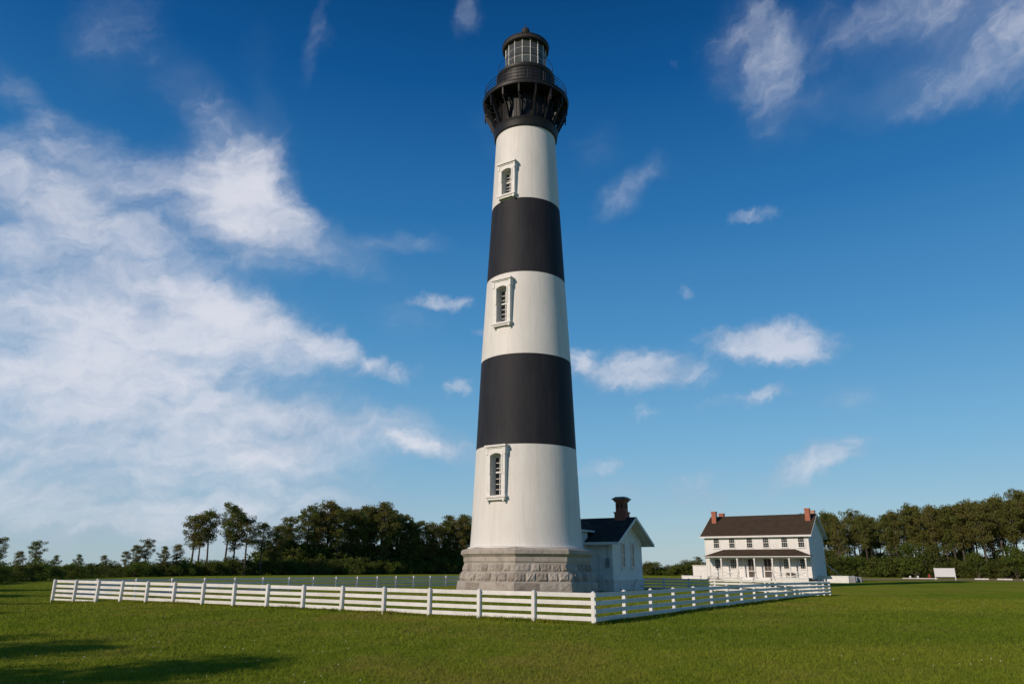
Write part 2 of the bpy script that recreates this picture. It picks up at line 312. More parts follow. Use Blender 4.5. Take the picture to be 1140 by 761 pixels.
def grass_mat(name='lawn', blades=False):
    m = bpy.data.materials.new(name); m.use_nodes = True; t = m.node_tree; b = t.nodes['Principled BSDF']
    b.inputs['Roughness'].default_value = .9; b.inputs['Specular IOR Level'].default_value = .0
    tcn = t.nodes.new('ShaderNodeTexCoord')
    def nz(s, d=6, r=.6, sc=(1, 1, 1), rot=0):
        mp = t.nodes.new('ShaderNodeMapping'); mp.inputs['Scale'].default_value = sc; mp.inputs['Rotation'].default_value = (0, 0, rot); t.links.new(tcn.outputs['Object'], mp.inputs[0])
        n = t.nodes.new('ShaderNodeTexNoise'); n.inputs['Scale'].default_value = s; n.inputs['Detail'].default_value = d; n.inputs['Roughness'].default_value = r
        t.links.new(mp.outputs[0], n.inputs['Vector']); return n.outputs[0]
    def mixc(f, A, B, lo, hi, amt=1):
        mr = t.nodes.new('ShaderNodeMapRange'); mr.inputs[1].default_value = lo; mr.inputs[2].default_value = hi; mr.inputs[4].default_value = amt; t.links.new(f, mr.inputs[0])
        x = t.nodes.new('ShaderNodeMix'); x.data_type = 'RGBA'; t.links.new(mr.outputs[0], x.inputs['Factor'])
        for s, v in (('A', A), ('B', B)):
            if isinstance(v, tuple): x.inputs[s].default_value = (*v, 1)
            else: t.links.new(v, x.inputs[s])
        return x.outputs['Result']
    c = mixc(nz(.06, 5), (.100, .142, .014), (.150, .165, .024), .35, .65)
    c = mixc(nz(.5, 6, .65), c, (.185, .165, .050), .52, .78, .55)
    c = mixc(nz(.9, 5, .6, (1, .3, 1), .6), c, (.065, .105, .012), .5, .75, .6)
    c = mixc(nz(.16, 6, .7, (1, .45, 1), 1.1), c, (.190, .140, .050), .52, .70, .75)
    c = mixc(nz(.25, 5, .6, (1, .35, 1), -.4), c, (.070, .115, .012), .52, .70, .6)
    c = mixc(nz(.035, 3, .5, (1, 3.5, 1), .55), c, (.060, .105, .012), .5, .62, .45)
    c = mixc(nz(2.2, 5, .75), c, (.20, .175, .06), .62, .80, .55)
    c = mixc(nz(7, 4, .7), c, (.075, .100, .014), .5, .7, .55)
    c = mixc(nz(22, 3, .8), c, (.21, .23, .07), .60, .78, .5)
    gm = t.nodes.new('ShaderNodeMix'); gm.data_type = 'RGBA'; gm.blend_type = 'MULTIPLY'; gm.inputs['Factor'].default_value = 1; t.links.new(c, gm.inputs['A'])
    gm.inputs['B'].default_value = (1.62, 1.58, 1.3, 1) if blades else (1.40, 1.38, 1.2, 1); c = gm.outputs['Result']
    t.links.new(c, b.inputs['Base Color'])
    if blades:
        tl = t.nodes.new('ShaderNodeBsdfTranslucent'); ms = t.nodes.new('ShaderNodeMixShader'); ms.inputs[0].default_value = .38; out = [n for n in t.nodes if n.type == 'OUTPUT_MATERIAL'][0]
        t.links.new(c, tl.inputs[0]); t.links.new(b.outputs[0], ms.inputs[1]); t.links.new(tl.outputs[0], ms.inputs[2]); t.links.new(ms.outputs[0], out.inputs[0]); return m
    bp = t.nodes.new('ShaderNodeBump'); bp.inputs['Strength'].default_value = .9; bp.inputs['Distance'].default_value = .06
    t.links.new(nz(9, 6, .75), bp.inputs['Height']); t.links.new(bp.outputs[0], b.inputs['Normal']); return m
MT['lawn'] = grass_mat(); MT['blades'] = grass_mat('lawn_blades', True)

# ------------------------------------------------------------------ ground
FA = Vector((2.88, 26.65, 0)); FL, FR = 2.428, 2.593      # fence corner nearest to the camera, bay lengths
FB = FA - AX*FL*15; FC = FA + NX*FR*17; FD = FB + NX*FR*17
def ground_z(x, y):
    z = -.30*np.exp(-(((x-FB.x)/7.5)**2 + ((y-FB.y)/6.5)**2)) - .22*np.exp(-(((x-FC.x-2)/11)**2 + ((y-FC.y)/9)**2))
    z = z + .035*np.sin(x*.21+1.3)*np.sin(y*.17+.4)*np.clip((np.hypot(x, y)-6)/20, 0, 1)*np.clip((250-np.hypot(x, y))/80, 0, 1)
    return z
def gz(x, y): return float(ground_z(np.float64(x), np.float64(y)))
def grid(lo, hi, core, step):
    c = list(np.arange(-core, core+.01, step)); s = step; p = core
    up = []
    while p < hi: s *= 1.35; p += s; up.append(p)
    dn = []; s = step; p = -core
    while p > lo: s *= 1.35; p -= s; dn.append(p)
    return np.array(sorted(dn) + c + up)
gx = grid(-3500, 3500, 110, 1.6); gy = grid(-1500, 5000, 110, 1.6)
X, Y = np.meshgrid(gx, gy); Z = ground_z(X, Y); nx_, ny_ = len(gx), len(gy)
me = bpy.data.meshes.new('lawn_ground')
vv = np.stack([X, Y, Z], -1).reshape(-1, 3); I = np.arange(nx_*ny_).reshape(ny_, nx_)
ff = np.stack([I[:-1, :-1], I[:-1, 1:], I[1:, 1:], I[1:, :-1]], -1).reshape(-1, 4)
me.from_pydata(vv.tolist(), [], ff.tolist()); me.polygons.foreach_set('use_smooth', [True]*len(ff)); me.materials.append(MT['lawn'])
g = bpy.data.objects.new('ground', me); COL.objects.link(g); tag(g, kind='structure')
# gravel track running behind the houses
rd = MB()
rp = [((-5, 132), (-5, 152)), ((20, 122), (24, 150)), ((40, 152), (40, 166)), ((62, 140), (70, 166)), ((80, 141), (92, 169)), ((98, 137), (112, 168)), ((150, 118), (172, 165)), ((260, 90), (280, 150))]
for (a0, b0), (a1, b1) in zip(rp, rp[1:]):
    for k in range(8):
        t0, t1 = k/8, (k+1)/8
        def q(p, r, t): x = p[0]+(r[0]-p[0])*t; y = p[1]+(r[1]-p[1])*t; return (x, y, gz(x, y)+.03)
        rd.poly([q(a0, a1, t0), q(a0, a1, t1), q(b0, b1, t1), q(b0, b1, t0)])
rd.build('road', MT['dirt']); tag(bpy.data.objects['road'], kind='structure')

# ------------------------------------------------------------------ lighthouse
TL = Vector((1.2, 59, 0))
lh = thing('lighthouse', 'tall lighthouse tower with two black bands on white and a black iron lantern room', 'lighthouse', TL, -PHI)
prof = [(4.43, 3.3), (4.36, 4.4), (4.09, 10.93), (3.80, 18.25), (3.43, 25.46), (3.08, 32.54), (2.76, 40.0), (2.74, 40.9)]
def rad(z): return float(np.interp(z, [p[1] for p in prof], [p[0] for p in prof]))
outer = [(4.60, 3.25), (4.60, 3.36), (4.44, 3.40)]
bands = [10.93, 18.25, 25.46, 32.54]; zs = sorted(set([3.5] + list(np.arange(4.5, 40.5, .75)) + bands + [40.9]))
zs = [z for i, z in enumerate(zs) if z in bands or all(abs(z-b) > .2 for b in bands)]
outer += [(rad(z), z) for z in zs]
inner = [(rad(z)-1.0, z) for z in (40.9, 30, 20, 10, 3.25)]
full = outer + inner
mats = []
for (r0, z0), (r1, z1) in zip(full, full[1:] + full[:1]):
    zc = (z0+z1)/2; isout = z1 > z0 and r0 > rad(zc)-.5
    mats.append(1 if (isout and (10.93 < zc < 18.25 or 25.46 < zc < 32.54)) else 0)
sh_ = MB(); sh_.lathe(full, 128, closed=True, mats=mats)
shaft = sh_.build('shaft', [MT['shaft_w'], MT['shaft_b']], lh)
WIN = [(33.0, 35.55, 36.15, 32.58), (21.0, 24.2, 24.85, 20.62), (7.05, 10.25, 10.86, 6.64)]   # opening z0,z1, frame top, sill bottom
OW = .50
def arch(w, z0, z1, rise=.16, n=8):
    pts = [(-w, z0), (w, z0)]
    for k in range(n+1):
        u = w - 2*w*k/n; pts.append((u, z1 - rise*(u/w)**2))
    return pts
for z0, z1, zt, zb in WIN:
    cb = MB(); cb.prism(arch(OW, z0, z1), -rad(z0)-.6, -rad(z0)+.62, 'y'); c = cb.build('cutter', MT['trim'])
    c.location = TL; c.rotation_euler = (0, 0, -PHI)
    b = shaft.modifiers.new('b', 'BOOLEAN'); b.operation = 'DIFFERENCE'; b.object = c; b.solver = 'EXACT'
bpy.context.view_layer.update()
dg = bpy.context.evaluated_depsgraph_get(); nm = bpy.data.meshes.new_from_object(shaft.evaluated_get(dg)); shaft.modifiers.clear(); shaft.data = nm
for c in [o for o in bpy.data.objects if o.name.startswith('cutter')]: bpy.data.objects.remove(c)
import bmesh
bm = bmesh.new(); bm.from_mesh(nm)
for f in bm.faces: f.smooth = True
for e in bm.edges:
    if len(e.link_faces) == 2 and e.calc_face_angle(0) > R(25): e.smooth = False
bm.to_mesh(nm); bm.free()
for z0, z1, zt, zb in WIN:
    yf = -rad(z0) - .20       # front of the surround (local -y faces outwards)
    yb = -rad(zt)*.965
    w = thing('window', None, None); w.parent = lh
    # children of the window
    s = MB()
    ow, fw = OW+.002, .84
    s.box(-fw, -ow, yf, yb+.25, z0, z1-.16); s.box(ow, fw, yf, yb+.25, z0, z1-.16)
    # head with arched soffit
    n = 8
    for k in range(n):
        u0, u1 = -ow+2*ow*k/n, -ow+2*ow*(k+1)/n
        a0, a1 = z1-.16*(u0/ow)**2, z1-.16*(u1/ow)**2
        s.hexa([(u0, yf, a0), (u1, yf, a1), (u1, yb+.25, a1), (u0, yb+.25, a0), (u0, yf, zt-.14), (u1, yf, zt-.14), (u1, yb+.25, zt-.14), (u0, yb+.25, zt-.14)])
    s.box(-fw, -ow, yf, yb+.25, z1-.16, zt-.14); s.box(ow, fw, yf, yb+.25, z1-.16, zt-.14)
    fr = s.build('window_frame', MT['trim'], lh)
    bpy.data.objects.remove(w); w = fr; w.name = 'window'
    s = MB(); s.box(-fw-.06, fw+.06, yf-.07, yb+.2, z1-.42, z1-.16+.02); s.v = []; s.f = []; s.m = []
    s.box(-fw-.13, fw+.13, yf-.16, yb+.25, zt-.14, zt); s.box(-fw-.05, fw+.05, yf-.06, yb+.25, zt-.24, zt-.143); s.build('cornice', MT['trim'], w)
    half = (z0+z1)/2
    for sg in (-1, 1):
        s = MB()
        a, b_ = sorted((sg*(ow+.0), sg*(ow+.10))); s.box(a, b_, yf-.045, yf-.001, half, z1-.12)
        a, b_ = sorted((sg*(fw-.12), sg*(fw+.05))); s.box(a, b_, yf-.05, yb+.25, z1-.1, zt-.245)
        s.build('moulding', MT['trim'], w)
    s = MB(); s.box(-fw-.10, fw+.10, yf-.13, yb+.28, z0-.16, z0-.002); s.box(-fw-.02, fw+.02, yf-.05, yb+.28, zb+.08, z0-.162)
    for sg in (-1, 1): s.box(*sorted((sg*(fw-.16), sg*(fw-.02))), yf-.09, yf-.052, zb-.03, z0-.165)
    s.build('sill', MT['trim'], w)
    yg = -rad(z0) + .45
    s = MB(); t_ = .055
    s.box(-ow, -ow+.09, yg-t_, yg, z0, z1); s.box(ow-.09, ow, yg-t_, yg, z0, z1); s.box(-ow+.09, ow-.09, yg-t_, yg, z0, z0+.1)
    s.box(-ow+.09, ow-.09, yg-t_, yg, z1-.28, z1); zm = z0 + (z1-z0)*.56; s.box(-ow+.09, ow-.09, yg-t_*1.6, yg, zm-.06, zm+.06)
    s.box(-.025, .025, yg-t_*.8, yg-.003, z0+.1, z1-.28)
    nr = 7
    for k in range(1, nr):
        z = z0+.1+(z1-.28-z0-.1)*k/nr
        if abs(z-zm) > .15: s.box(-ow+.09, ow-.09, yg-t_*.8, yg-.003, z-.022, z+.022)
    sa = s.build('sash', MT['trim'], w)
    s = MB(); s.box(-ow, ow, yg+.002, yg+.02, z0, z1-.02); s.build('pane', MT['pane'], w)
# granite base: octagon with unequal faces
def octa(Rr):
    h1, h2 = R(22.5), R(22.5); a0 = []; c = -math.pi/2
    for k in range(4):
        a0 += [c-h1, c+h1]; c += math.pi/2
    return [Vector((Rr*math.cos(a), Rr*math.sin(a), 0)) for a in a0]
st = MB()
core = [(5.66, -.3), (5.58, .30), (5.50, .86), (5.34, .90), (5.20, 1.55), (5.10, 1.58), (4.98, 2.18), (4.98, 2.2), (5.03, 2.3), (5.03, 2.62), (5.10, 2.70), (5.23, 2.82), (5.25, 3.10), (5.16, 3.2), (4.5, 3.36)]
mi = [1]*7 + [0]*8
for k in range(len(core)-1):
    A_, B_ = octa(core[k][0]), octa(core[k+1][0])
    for j in range(8):
        p, q = A_[j], A_[(j+1) % 8]; r, s_ = B_[(j+1) % 8], B_[j]
        st.poly([(p.x, p.y, core[k][1]), (q.x, q.y, core[k][1]), (r.x, r.y, core[k+1][1]), (s_.x, s_.y, core[k+1][1])], mi[k])
rb = random.Random(3)
def blockrow(R0, R1, z0, z1, nb, off, proud, rough):
    A_, B_ = octa(R0), octa(R1)
    for j in range(8):
        p0, p1 = A_[j], A_[(j+1) % 8]; q0, q1 = B_[j], B_[(j+1) % 8]
        nrm = ((p0+p1)/2).normalized()
        cuts = [0]; 
        n = nb if j % 2 == 0 else nb-1
        for k in range(1, n): cuts.append((k + (off if 0 < k < n else 0) + rb.uniform(-.12, .12))/n)
        cuts.append(1)
        g_ = .022/((p1-p0).length)
        for a, b in zip(cuts, cuts[1:]):
            a2, b2 = a + (g_ if a > 0 else 0), b - (g_ if b < 1 else 0)
            zz0, zz1 = z0+.022, z1-.022
            pr = proud*rb.uniform(.55, 1.3); dk = 2 if rb.random() < .38 else 0
            NXg, NZg = 6, 4; idx = {}
            for iz in range(NZg+1):
                for ix in range(NXg+1):
                    u = a2+(b2-a2)*ix/NXg; v = iz/NZg
                    P = (p0+(p1-p0)*u)*(1-v) + (q0+(q1-q0)*u)*v
                    z = zz0+(zz1-zz0)*v
                    edge = ix in (0, NXg) or iz in (0, NZg)
                    d = .006 if edge else pr + rb.uniform(-rough, rough)
                    P = P + nrm*d; idx[ix, iz] = len(st.v); st.v.append((P.x, P.y, z))
            for iz in range(NZg):
                for ix in range(NXg):
                    st.f.append((idx[ix, iz], idx[ix+1, iz], idx[ix+1, iz+1], idx[ix, iz+1])); st.m.append(dk)
blockrow(5.66, 5.58, -.2, .30, 5, .0, .05, .015)
blockrow(5.58, 5.50, .30, .86, 4, .3, .05, .015)
blockrow(5.34, 5.20, .90, 1.55, 6, .0, .12, .045)
blockrow(5.10, 4.98, 1.58, 2.18, 6, .4, .09, .03)
for j in range(8):      # joints of frieze and cornice: thin grooved seams shown as slightly proud coping stones
    for (R_, z0, z1, n) in ((5.035, 2.31, 2.61, 3), (5.255, 2.84, 3.09, 4)):
        A_ = octa(R_); p0, p1 = A_[j], A_[(j+1) % 8]; nrm = ((p0+p1)/2).normalized()
        for k in range(n):
            a, b = k/n+(.004 if k else 0), (k+1)/n-(.004 if k < n-1 else 0)
            P, Q = p0+(p1-p0)*a, p0+(p1-p0)*b; dn = nrm*rb.uniform(.012, .022)
            st.hexa([(P.x-dn.x*3, P.y-dn.y*3, z0), (P.x+dn.x, P.y+dn.y, z0), (Q.x+dn.x, Q.y+dn.y, z0), (Q.x-dn.x*3, Q.y-dn.y*3, z0),
                     (P.x-dn.x*3, P.y-dn.y*3, z1), (P.x+dn.x, P.y+dn.y, z1), (Q.x+dn.x, Q.y+dn.y, z1), (Q.x-dn.x*3, Q.y-dn.y*3, z1)], 0)
st.build('stone_base', [MT['stone'], MT['mortar'], mat('stained_granite', (.27, .235, .20), .9, (.19, .165, .14), 2.2, .6, 9)], lh, recalc=False)
# iron work
def lat(name, prof, m, n=64, parent=lh, smooth=True, closed=False):
    b = MB(); b.lathe(prof, n, closed=closed); o = b.build(name, m, parent, smooth=smooth)
    if smooth:
        bm = bmesh.new(); bm.from_mesh(o.data)
        for e in bm.edges:
            if len(e.link_faces) == 2 and e.calc_face_angle(0) > R(28): e.smooth = False
        bm.to_mesh(o.data); bm.free()
    return o
lat('belt_ring', [(2.72, 39.95), (2.90, 39.98), (2.95, 40.10), (2.98, 40.55), (3.02, 40.62), (3.06, 40.72), (3.02, 40.84), (2.85, 40.90), (2.70, 40.95)], MT['iron'], 96)
lat('bracket_wall', [(2.72, 40.9), (2.70, 43.6)], MT['iron'], 96)
panels = MB()
for k in range(16):
    a = 2*math.pi*(k+.5)/16 
    for da in (-.10, .10):
        t = Vector((math.cos(a+da), math.sin(a+da), 0)); u = Vector((-t.y, t.x, 0)); c = t*2.70
        for sx_, w_ in ((-.19, .03), (.19, .03)):
            p = c+u*sx_
            panels.hexa([tuple(p+u*a_+t*b_+Vector((0, 0, z_))) for z_ in (41.1, 43.3) for a_, b_ in ((-w_, 0), (w_, 0), (w_, .07), (-w_, .07))])
panels.build('wall_panel', MT['iron'], lh)
bmsh = None
for k in range(16):
    a = 2*math.pi*k/16
    o = None
    if bmsh is None:
        b = MB()
        # web plate in local x (radial) / z
        b.prism([(2.71, 43.58), (4.0, 43.58), (4.0, 43.36), (2.71, 43.3)], -.055, .055, 'y')
        b.prism([(3.82, 43.36), (4.0, 43.36), (3.98, 42.85), (3.86, 42.85)], -.07, .07, 'y')
        cur = [(3.94, 42.95), (3.72, 42.45), (3.48, 41.95), (3.24, 41.42), (3.03, 40.92)]
        inn = [(3.76, 43.15), (3.50, 42.72), (3.26, 42.25), (3.04, 41.75), (2.86, 41.1)]
        for i in range(4):
            b.prism([cur[i], cur[i+1], inn[i+1], inn[i]], -.06, .06, 'y')
        b.prism([(2.71, 41.0), (2.87, 41.0), (2.84, 43.3), (2.71, 43.3)], -.07, .07, 'y')
        for i in range(10):   # ring scroll between hanger and wall
            t0, t1 = 2*math.pi*i/10, 2*math.pi*(i+1)/10
            def rr(r, t): return (3.20+r*math.cos(t), 42.95+r*math.sin(t))
            b.prism([rr(.36, t0), rr(.36, t1), rr(.27, t1), rr(.27, t0)], -.04, .04, 'y')
        o = b.build('bracket', MT['iron'], lh); bmsh = o
        pd = MB(); pd.lathe([(.001, 42.38), (.05, 42.43), (.085, 42.51), (.045, 42.58), (.03, 42.64), (.09, 42.72), (.10, 42.78), (.05, 42.87)], 8)
        pd.v = [(x+3.91, y, z) for x, y, z in pd.v]; po = pd.build('pendant', MT['iron'], o)
    else:
        o = bmsh.copy(); COL.objects.link(o); o.parent = lh
        p2 = po.copy(); COL.objects.link(p2); p2.parent = o
    o.rotation_euler = (0, 0, a)
lat('gallery_deck', [(2.6, 43.55), (3.9, 43.60), (4.02, 43.62), (4.06, 43.70), (4.06, 43.90), (4.10, 43.95), (4.10, 44.0), (3.9, 44.03), (2.6, 44.05)], MT['iron'], 96)
def railing(name, Rr, z0, h, nposts, rails, rt):
    b = MB()
    for k in range(nposts):
        a = 2*math.pi*(k+.5)/nposts; x, y = Rr*math.cos(a), Rr*math.sin(a)
        b.tube([(x, y, z0), (x, y, z0+h)], [.025, .02], 6)
    n = 64
    for hh in rails:
        pts = [(Rr*math.cos(2*math.pi*i/n), Rr*math.sin(2*math.pi*i/n), z0+hh) for i in range(n+1)]
        b.tube(pts, [rt]*(n+1), 5, cap=False)
    return b.build(name, MT['iron'], lh)
railing('gallery_railing', 3.92, 44.02, 1.1, 16, (.4, .75, 1.1), .025)
lat('watch_room', [(2.62, 44.05), (2.80, 44.06), (2.80, 44.22), (2.70, 44.28), (2.70, 46.35), (2.76, 46.42), (2.84, 46.6), (2.84, 46.75), (2.1, 46.8)], MT['iron'], 64)
pl = MB()
for k in range(24):
    a = 2*math.pi*k/24; t = Vector((math.cos(a), math.sin(a), 0)); u = Vector((-t.y, t.x, 0)); c = t*2.69
    pl.hexa([tuple(c+u*a_+t*b_+Vector((0, 0, z_))) for z_ in (44.3, 46.33) for a_, b_ in ((-.035, 0), (.035, 0), (.035, .05), (-.035, .05))])
pl.build('wall_rib', MT['iron'], lh)
railing('upper_railing', 2.62, 46.78, 1.12, 12, (1.12,), .022)
lat('lantern_parapet', [(2.1, 46.78), (2.12, 47.15), (2.06, 47.25), (1.95, 47.28)], MT['iron'], 32)
gl = MB(); nS = 16
gl.lathe([(1.97, 47.28), (1.97, 50.1)], nS); gl.build('lantern_glazing', MT['lantern'], lh)
for k in range(nS):
    a = 2*math.pi*k/nS; b = MB(); x, y = 1.985*math.cos(a), 1.985*math.sin(a)
    b.tube([(x, y, 47.27), (x, y, 50.12)], [.04, .04], 6); b.build('mullion', MT['mullion'], lh)
b = MB()
for zz in (48.22, 49.16):
    pts = [(1.98*math.cos(2*math.pi*i/nS), 1.98*math.sin(2*math.pi*i/nS), zz) for i in range(nS+1)]
    b.tube(pts, [.022]*(nS+1), 5, cap=False)
b.build('glazing_bar', MT['mullion'], lh)
# lens inside the lantern
lp = [(.35, 47.3)]
for i in range(26):
    t = i/25; r = .55 + .42*math.sin(math.pi*(.12+.76*t)); z = 47.5 + 2.3*t
    lp += [(r, z), (r-.09, z+.07)]
lp += [(.3, 49.95)]
ln = lat('fresnel_lens', lp, MT['lens'], 24, smooth=False)
b = MB()
for k in range(8):
    a = 2*math.pi*k/8; pts = []
    for i in range(9):
        t = i/8; r = .60 + .42*math.sin(math.pi*(.12+.76*t)); pts.append((r*math.cos(a), r*math.sin(a), 47.5+2.3*t))
    b.tube(pts, [.03]*9, 5)
b.lathe([(.35, 46.9), (.6, 47.3), (.75, 47.48), (.3, 47.5)], 16); b.build('lens_frame', MT['rust'], ln)
lat('lantern_floor', [(.01, 47.0), (2.0, 47.02)], MT['iron'], 32)
lat('roof', [(2.0, 50.08), (2.20, 50.02), (2.27, 50.10), (2.27, 50.42), (2.32, 50.50), (2.24, 50.58), (1.5, 51.15), (.8, 51.6), (.36, 51.85), (.30, 52.0)], MT['rust'], 32, smooth=False)
lat('roof_lining', [(1.98, 50.1), (.01, 50.6)], MT['iron'], 32)
lat('ventilator_ball', [(.28, 51.95), (.22, 52.1), (.36, 52.25), (.42, 52.5), (.36, 52.75), (.2, 52.88), (.06, 52.92), (.03, 53.4), (.001, 53.45)], MT['rust'], 24)
b = MB(); b.tube([(.9, -.3, 51.5), (.9, -.3, 52.6)], [.02, .008], 5); b.build('lightning_rod', MT['rust'], lh)

# ------------------------------------------------------------------ windows for the houses
THIN = .022
def house_window(parent, u, y, z0, z1, w, rows=(2, 2), cols=2, face=-1, name='window', axis='y', shutter=0):
    """window on a wall; the wall face is at coordinate y, outward direction is face"""
    def bx(s, a, b, d0, d1, c, d):
        lo, hi = sorted((y+face*d0, y+face*d1))
        if axis == 'y': s.box(u+a, u+b, lo, hi, c, d)
        else: s.box(lo, hi, u+a, u+b, c, d)
    s = MB(); h = w/2
    bx(s, -h-.09, -h, .002, .05, z0-.02, z1+.02); bx(s, h, h+.09, .002, .05, z0-.02, z1+.02)
    bx(s, -h-.12, h+.12, .002, .07, z1+.02, z1+.15); bx(s, -h-.13, h+.13, .002, .11, z0-.10, z0-.02)
    w_ = s.build(name, MT['trim'], parent)
    s = MB(); t = THIN
    bx(s, -h, -h+.05, .012, .04, z0-.02, z1+.02); bx(s, h-.05, h, .012, .04, z0-.02, z1+.02)
    bx(s, -h+.05, h-.05, .012, .04, z0-.02, z0+.05); bx(s, -h+.05, h-.05, .012, .04, z1-.04, z1+.02)
    zm = (z0+z1)/2; bx(s, -h+.05, h-.05, .010, .045, zm-.035, zm+.035)
    for i in range(1, cols): x = -h+w*i/cols; bx(s, x-t/2, x+t/2, .012, .034, z0+.05, zm-.035); bx(s, x-t/2, x+t/2, .012, .034, zm+.035, z1-.04)
    for i in range(1, rows[0]): z = z0+(zm-z0)*i/rows[0]; bx(s, -h+.05, h-.05, .012, .034, z-t/2, z+t/2)
    for i in range(1, rows[1]): z = zm+(z1-zm)*i/rows[1]; bx(s, -h+.05, h-.05, .012, .034, z-t/2, z+t/2)
    s.build('sash', MT['trim'], w_)
    s = MB(); bx(s, -h, h, .003, .011, z0-.02, z1+.02); s.build('pane', MT['pane'], w_)
    return w_
def roof_slab(pts_low, pts_high, t=.16):
    """one sloped slab: low edge pair, high edge pair (top surface); thickness downwards"""
    b = MB(); (a, b1), (c, d) = pts_low, pts_high
    dn = Vector((0, 0, -t)); top = [Vector(a), Vector(b1), Vector(d), Vector(c)]
    b.hexa([tuple(p+dn) for p in top] + [tuple(p) for p in top]); return b

# ------------------------------------------------------------------ oil house behind the tower
oh = thing('oil_house', 'small white gabled oil house with red chimney standing in the shade beside the tower base', 'building', TL + NX*8.8, -PHI)
LW, GD = 3.3, 6.4; WH = 4.3; AP = 6.3
s = MB(); s.box(-LW, LW, 0, GD, .95, WH-.05)
s.prism([(0, WH-.05), (GD, WH-.05), (GD/2, WH+ (AP-WH)*.93)], -LW, LW, 'x'); s.build('wall', MT['white'], oh)
s = MB(); s.box(-LW-.06, LW+.06, -.06, GD+.06, -.1, .80); s.box(-LW-.12, LW+.12, -.12, GD+.12, .80, .95); s.build('brick_foundation', mat('painted_brick', (.66, .63, .60), .8, (.33, .22, .18), 1.7, .4, 14, lo=.5, hi=.72), oh)
ov, og = .75, .95
zl = WH - .05 - ov*(AP-WH)/(GD/2)*.93 + .2
for sg in (0, 1):
    yl = -ov if sg == 0 else GD+ov
    b = roof_slab(((-LW-og, yl, zl), (LW+og, yl, zl)), ((-LW-og, GD/2, AP), (LW+og, GD/2, AP)), .14)
    rf = b.build('roof', MT['slate'], oh)
    s = MB(); s.hexa([(-LW-og-.01, yl+(-.07 if sg == 0 else .07), zl-.22), (LW+og+.01, yl+(-.07 if sg == 0 else .07), zl-.22), (LW+og+.01, yl, zl-.22), (-LW-og-.01, yl, zl-.22),
                      (-LW-og-.01, yl+(-.07 if sg == 0 else .07), zl+.01), (LW+og+.01, yl+(-.07 if sg == 0 else .07), zl+.01), (LW+og+.01, yl, zl+.01), (-LW-og-.01, yl, zl+.01)])
    s.build('gutter', MT['trim'], rf)
    for x0, x1 in ((LW+og+.003, LW+og+.055), (-LW-og-.055, -LW-og-.003)):
        dz = -.26; s = MB()
        s.hexa([(x0, yl, zl+dz), (x1, yl, zl+dz), (x1, GD/2, AP+dz), (x0, GD/2, AP+dz), (x0, yl, zl), (x1, yl, zl), (x1, GD/2, AP), (x0, GD/2, AP)])
        s.build('bargeboard', MT['trim'], rf)
    s = MB(); s.hexa([(-LW-og+.02, yl+(.02 if sg == 0 else -.02), zl-.165), (LW+og-.02, yl+(.02 if sg == 0 else -.02), zl-.165), (LW+og-.02, GD/2, AP-.165), (-LW-og+.02, GD/2, AP-.165),
                      (-LW-og+.02, yl+(.02 if sg == 0 else -.02), zl-.143), (LW+og-.02, yl+(.02 if sg == 0 else -.02), zl-.143), (LW+og-.02, GD/2, AP-.143), (-LW-og+.02, GD/2, AP-.143)])
    s.build('soffit', MT['trim'], rf)
for yy in (GD/2-1.0, GD/2+1.0):      # two tall narrow windows in the gable
    w = house_window(oh, yy, LW, 1.95, 4.0, .60, (1, 1), 1, 1, axis='x')
s = MB(); s.tube([(2.05, -.10, .1), (2.05, -.10, 3.6), (2.05, -.62, 3.8)], [.05]*3, 8); s.build('downpipe', MT['trim'], oh)
s = MB(); s.box(2.72, 3.02, -.22, -.005, 1.95, 2.7); s.tube([(2.87, -.11, 2.69), (2.87, -.08, 3.8)], [.03, .03], 6); s.build('meter_box', MT['grey_metal'], oh)
s = MB()
for x in (1.6, 2.9): s.tube([(x, -.9, 0), (x, -.9, 1.05)], [.03, .03], 6)
s.tube([(1.6, -.9, 1.05), (2.9, -.9, 1.05)], [.03, .03], 6); s.tube([(2.9, -.9, 1.05), (2.9, -.1, 1.05)], [.03, .03], 6); s.build('handrail', MT['trim'], oh)
# passage to the tower
s = MB(); s.box(-.95, .95, -4.6, -.005, 0, 5.0); s.build('passage_wall', MT['white'], oh)
for sg in (-1, 1):
    b = roof_slab(((sg*1.2, -4.6, 5.05), (sg*1.2, 1.9, 5.05)), ((0, -4.6, 5.95), (0, 2.8, 5.95)), .12)
    rf = b.build('passage_roof', MT['slate'], oh)
    s = MB(); s.box(*sorted((sg*1.205, sg*1.27)), -4.6, .9, 4.90, 5.06); s.build('gutter', MT['trim'], rf)
# chimney on the ridge
CX, CY = 2.9, GD/2
s = MB(); s.box(CX-.52, CX+.52, CY-.52, CY+.52, AP-.9, AP+.35); s.box(CX-.58, CX+.58, CY-.58, CY+.58, AP+.35, AP+.47); s.box(CX-.42, CX+.42, CY-.42, CY+.42, AP+.47, AP+1.35)
s.box(CX-.5, CX+.5, CY-.5, CY+.5, AP+1.35, AP+1.46); s.box(CX-.58, CX+.58, CY-.58, CY+.58, AP+1.46, AP+1.57)
ch = s.build('chimney', MT['brick'], oh)
s = MB(); s.box(CX-.68, CX+.68, CY-.68, CY+.68, AP+1.57, AP+1.67); s.hexa([(CX-.62, CY-.62, AP+1.67), (CX+.62, CY-.62, AP+1.67), (CX+.62, CY+.62, AP+1.67), (CX-.62, CY+.62, AP+1.67),
     (CX-.42, CY-.42, AP+1.82), (CX+.42, CY-.42, AP+1.82), (CX+.42, CY+.42, AP+1.82), (CX-.42, CY+.42, AP+1.82)]); s.build('chimney_cap', mat('slate_cap', (.12, .13, .13), .8), ch)
s = MB()
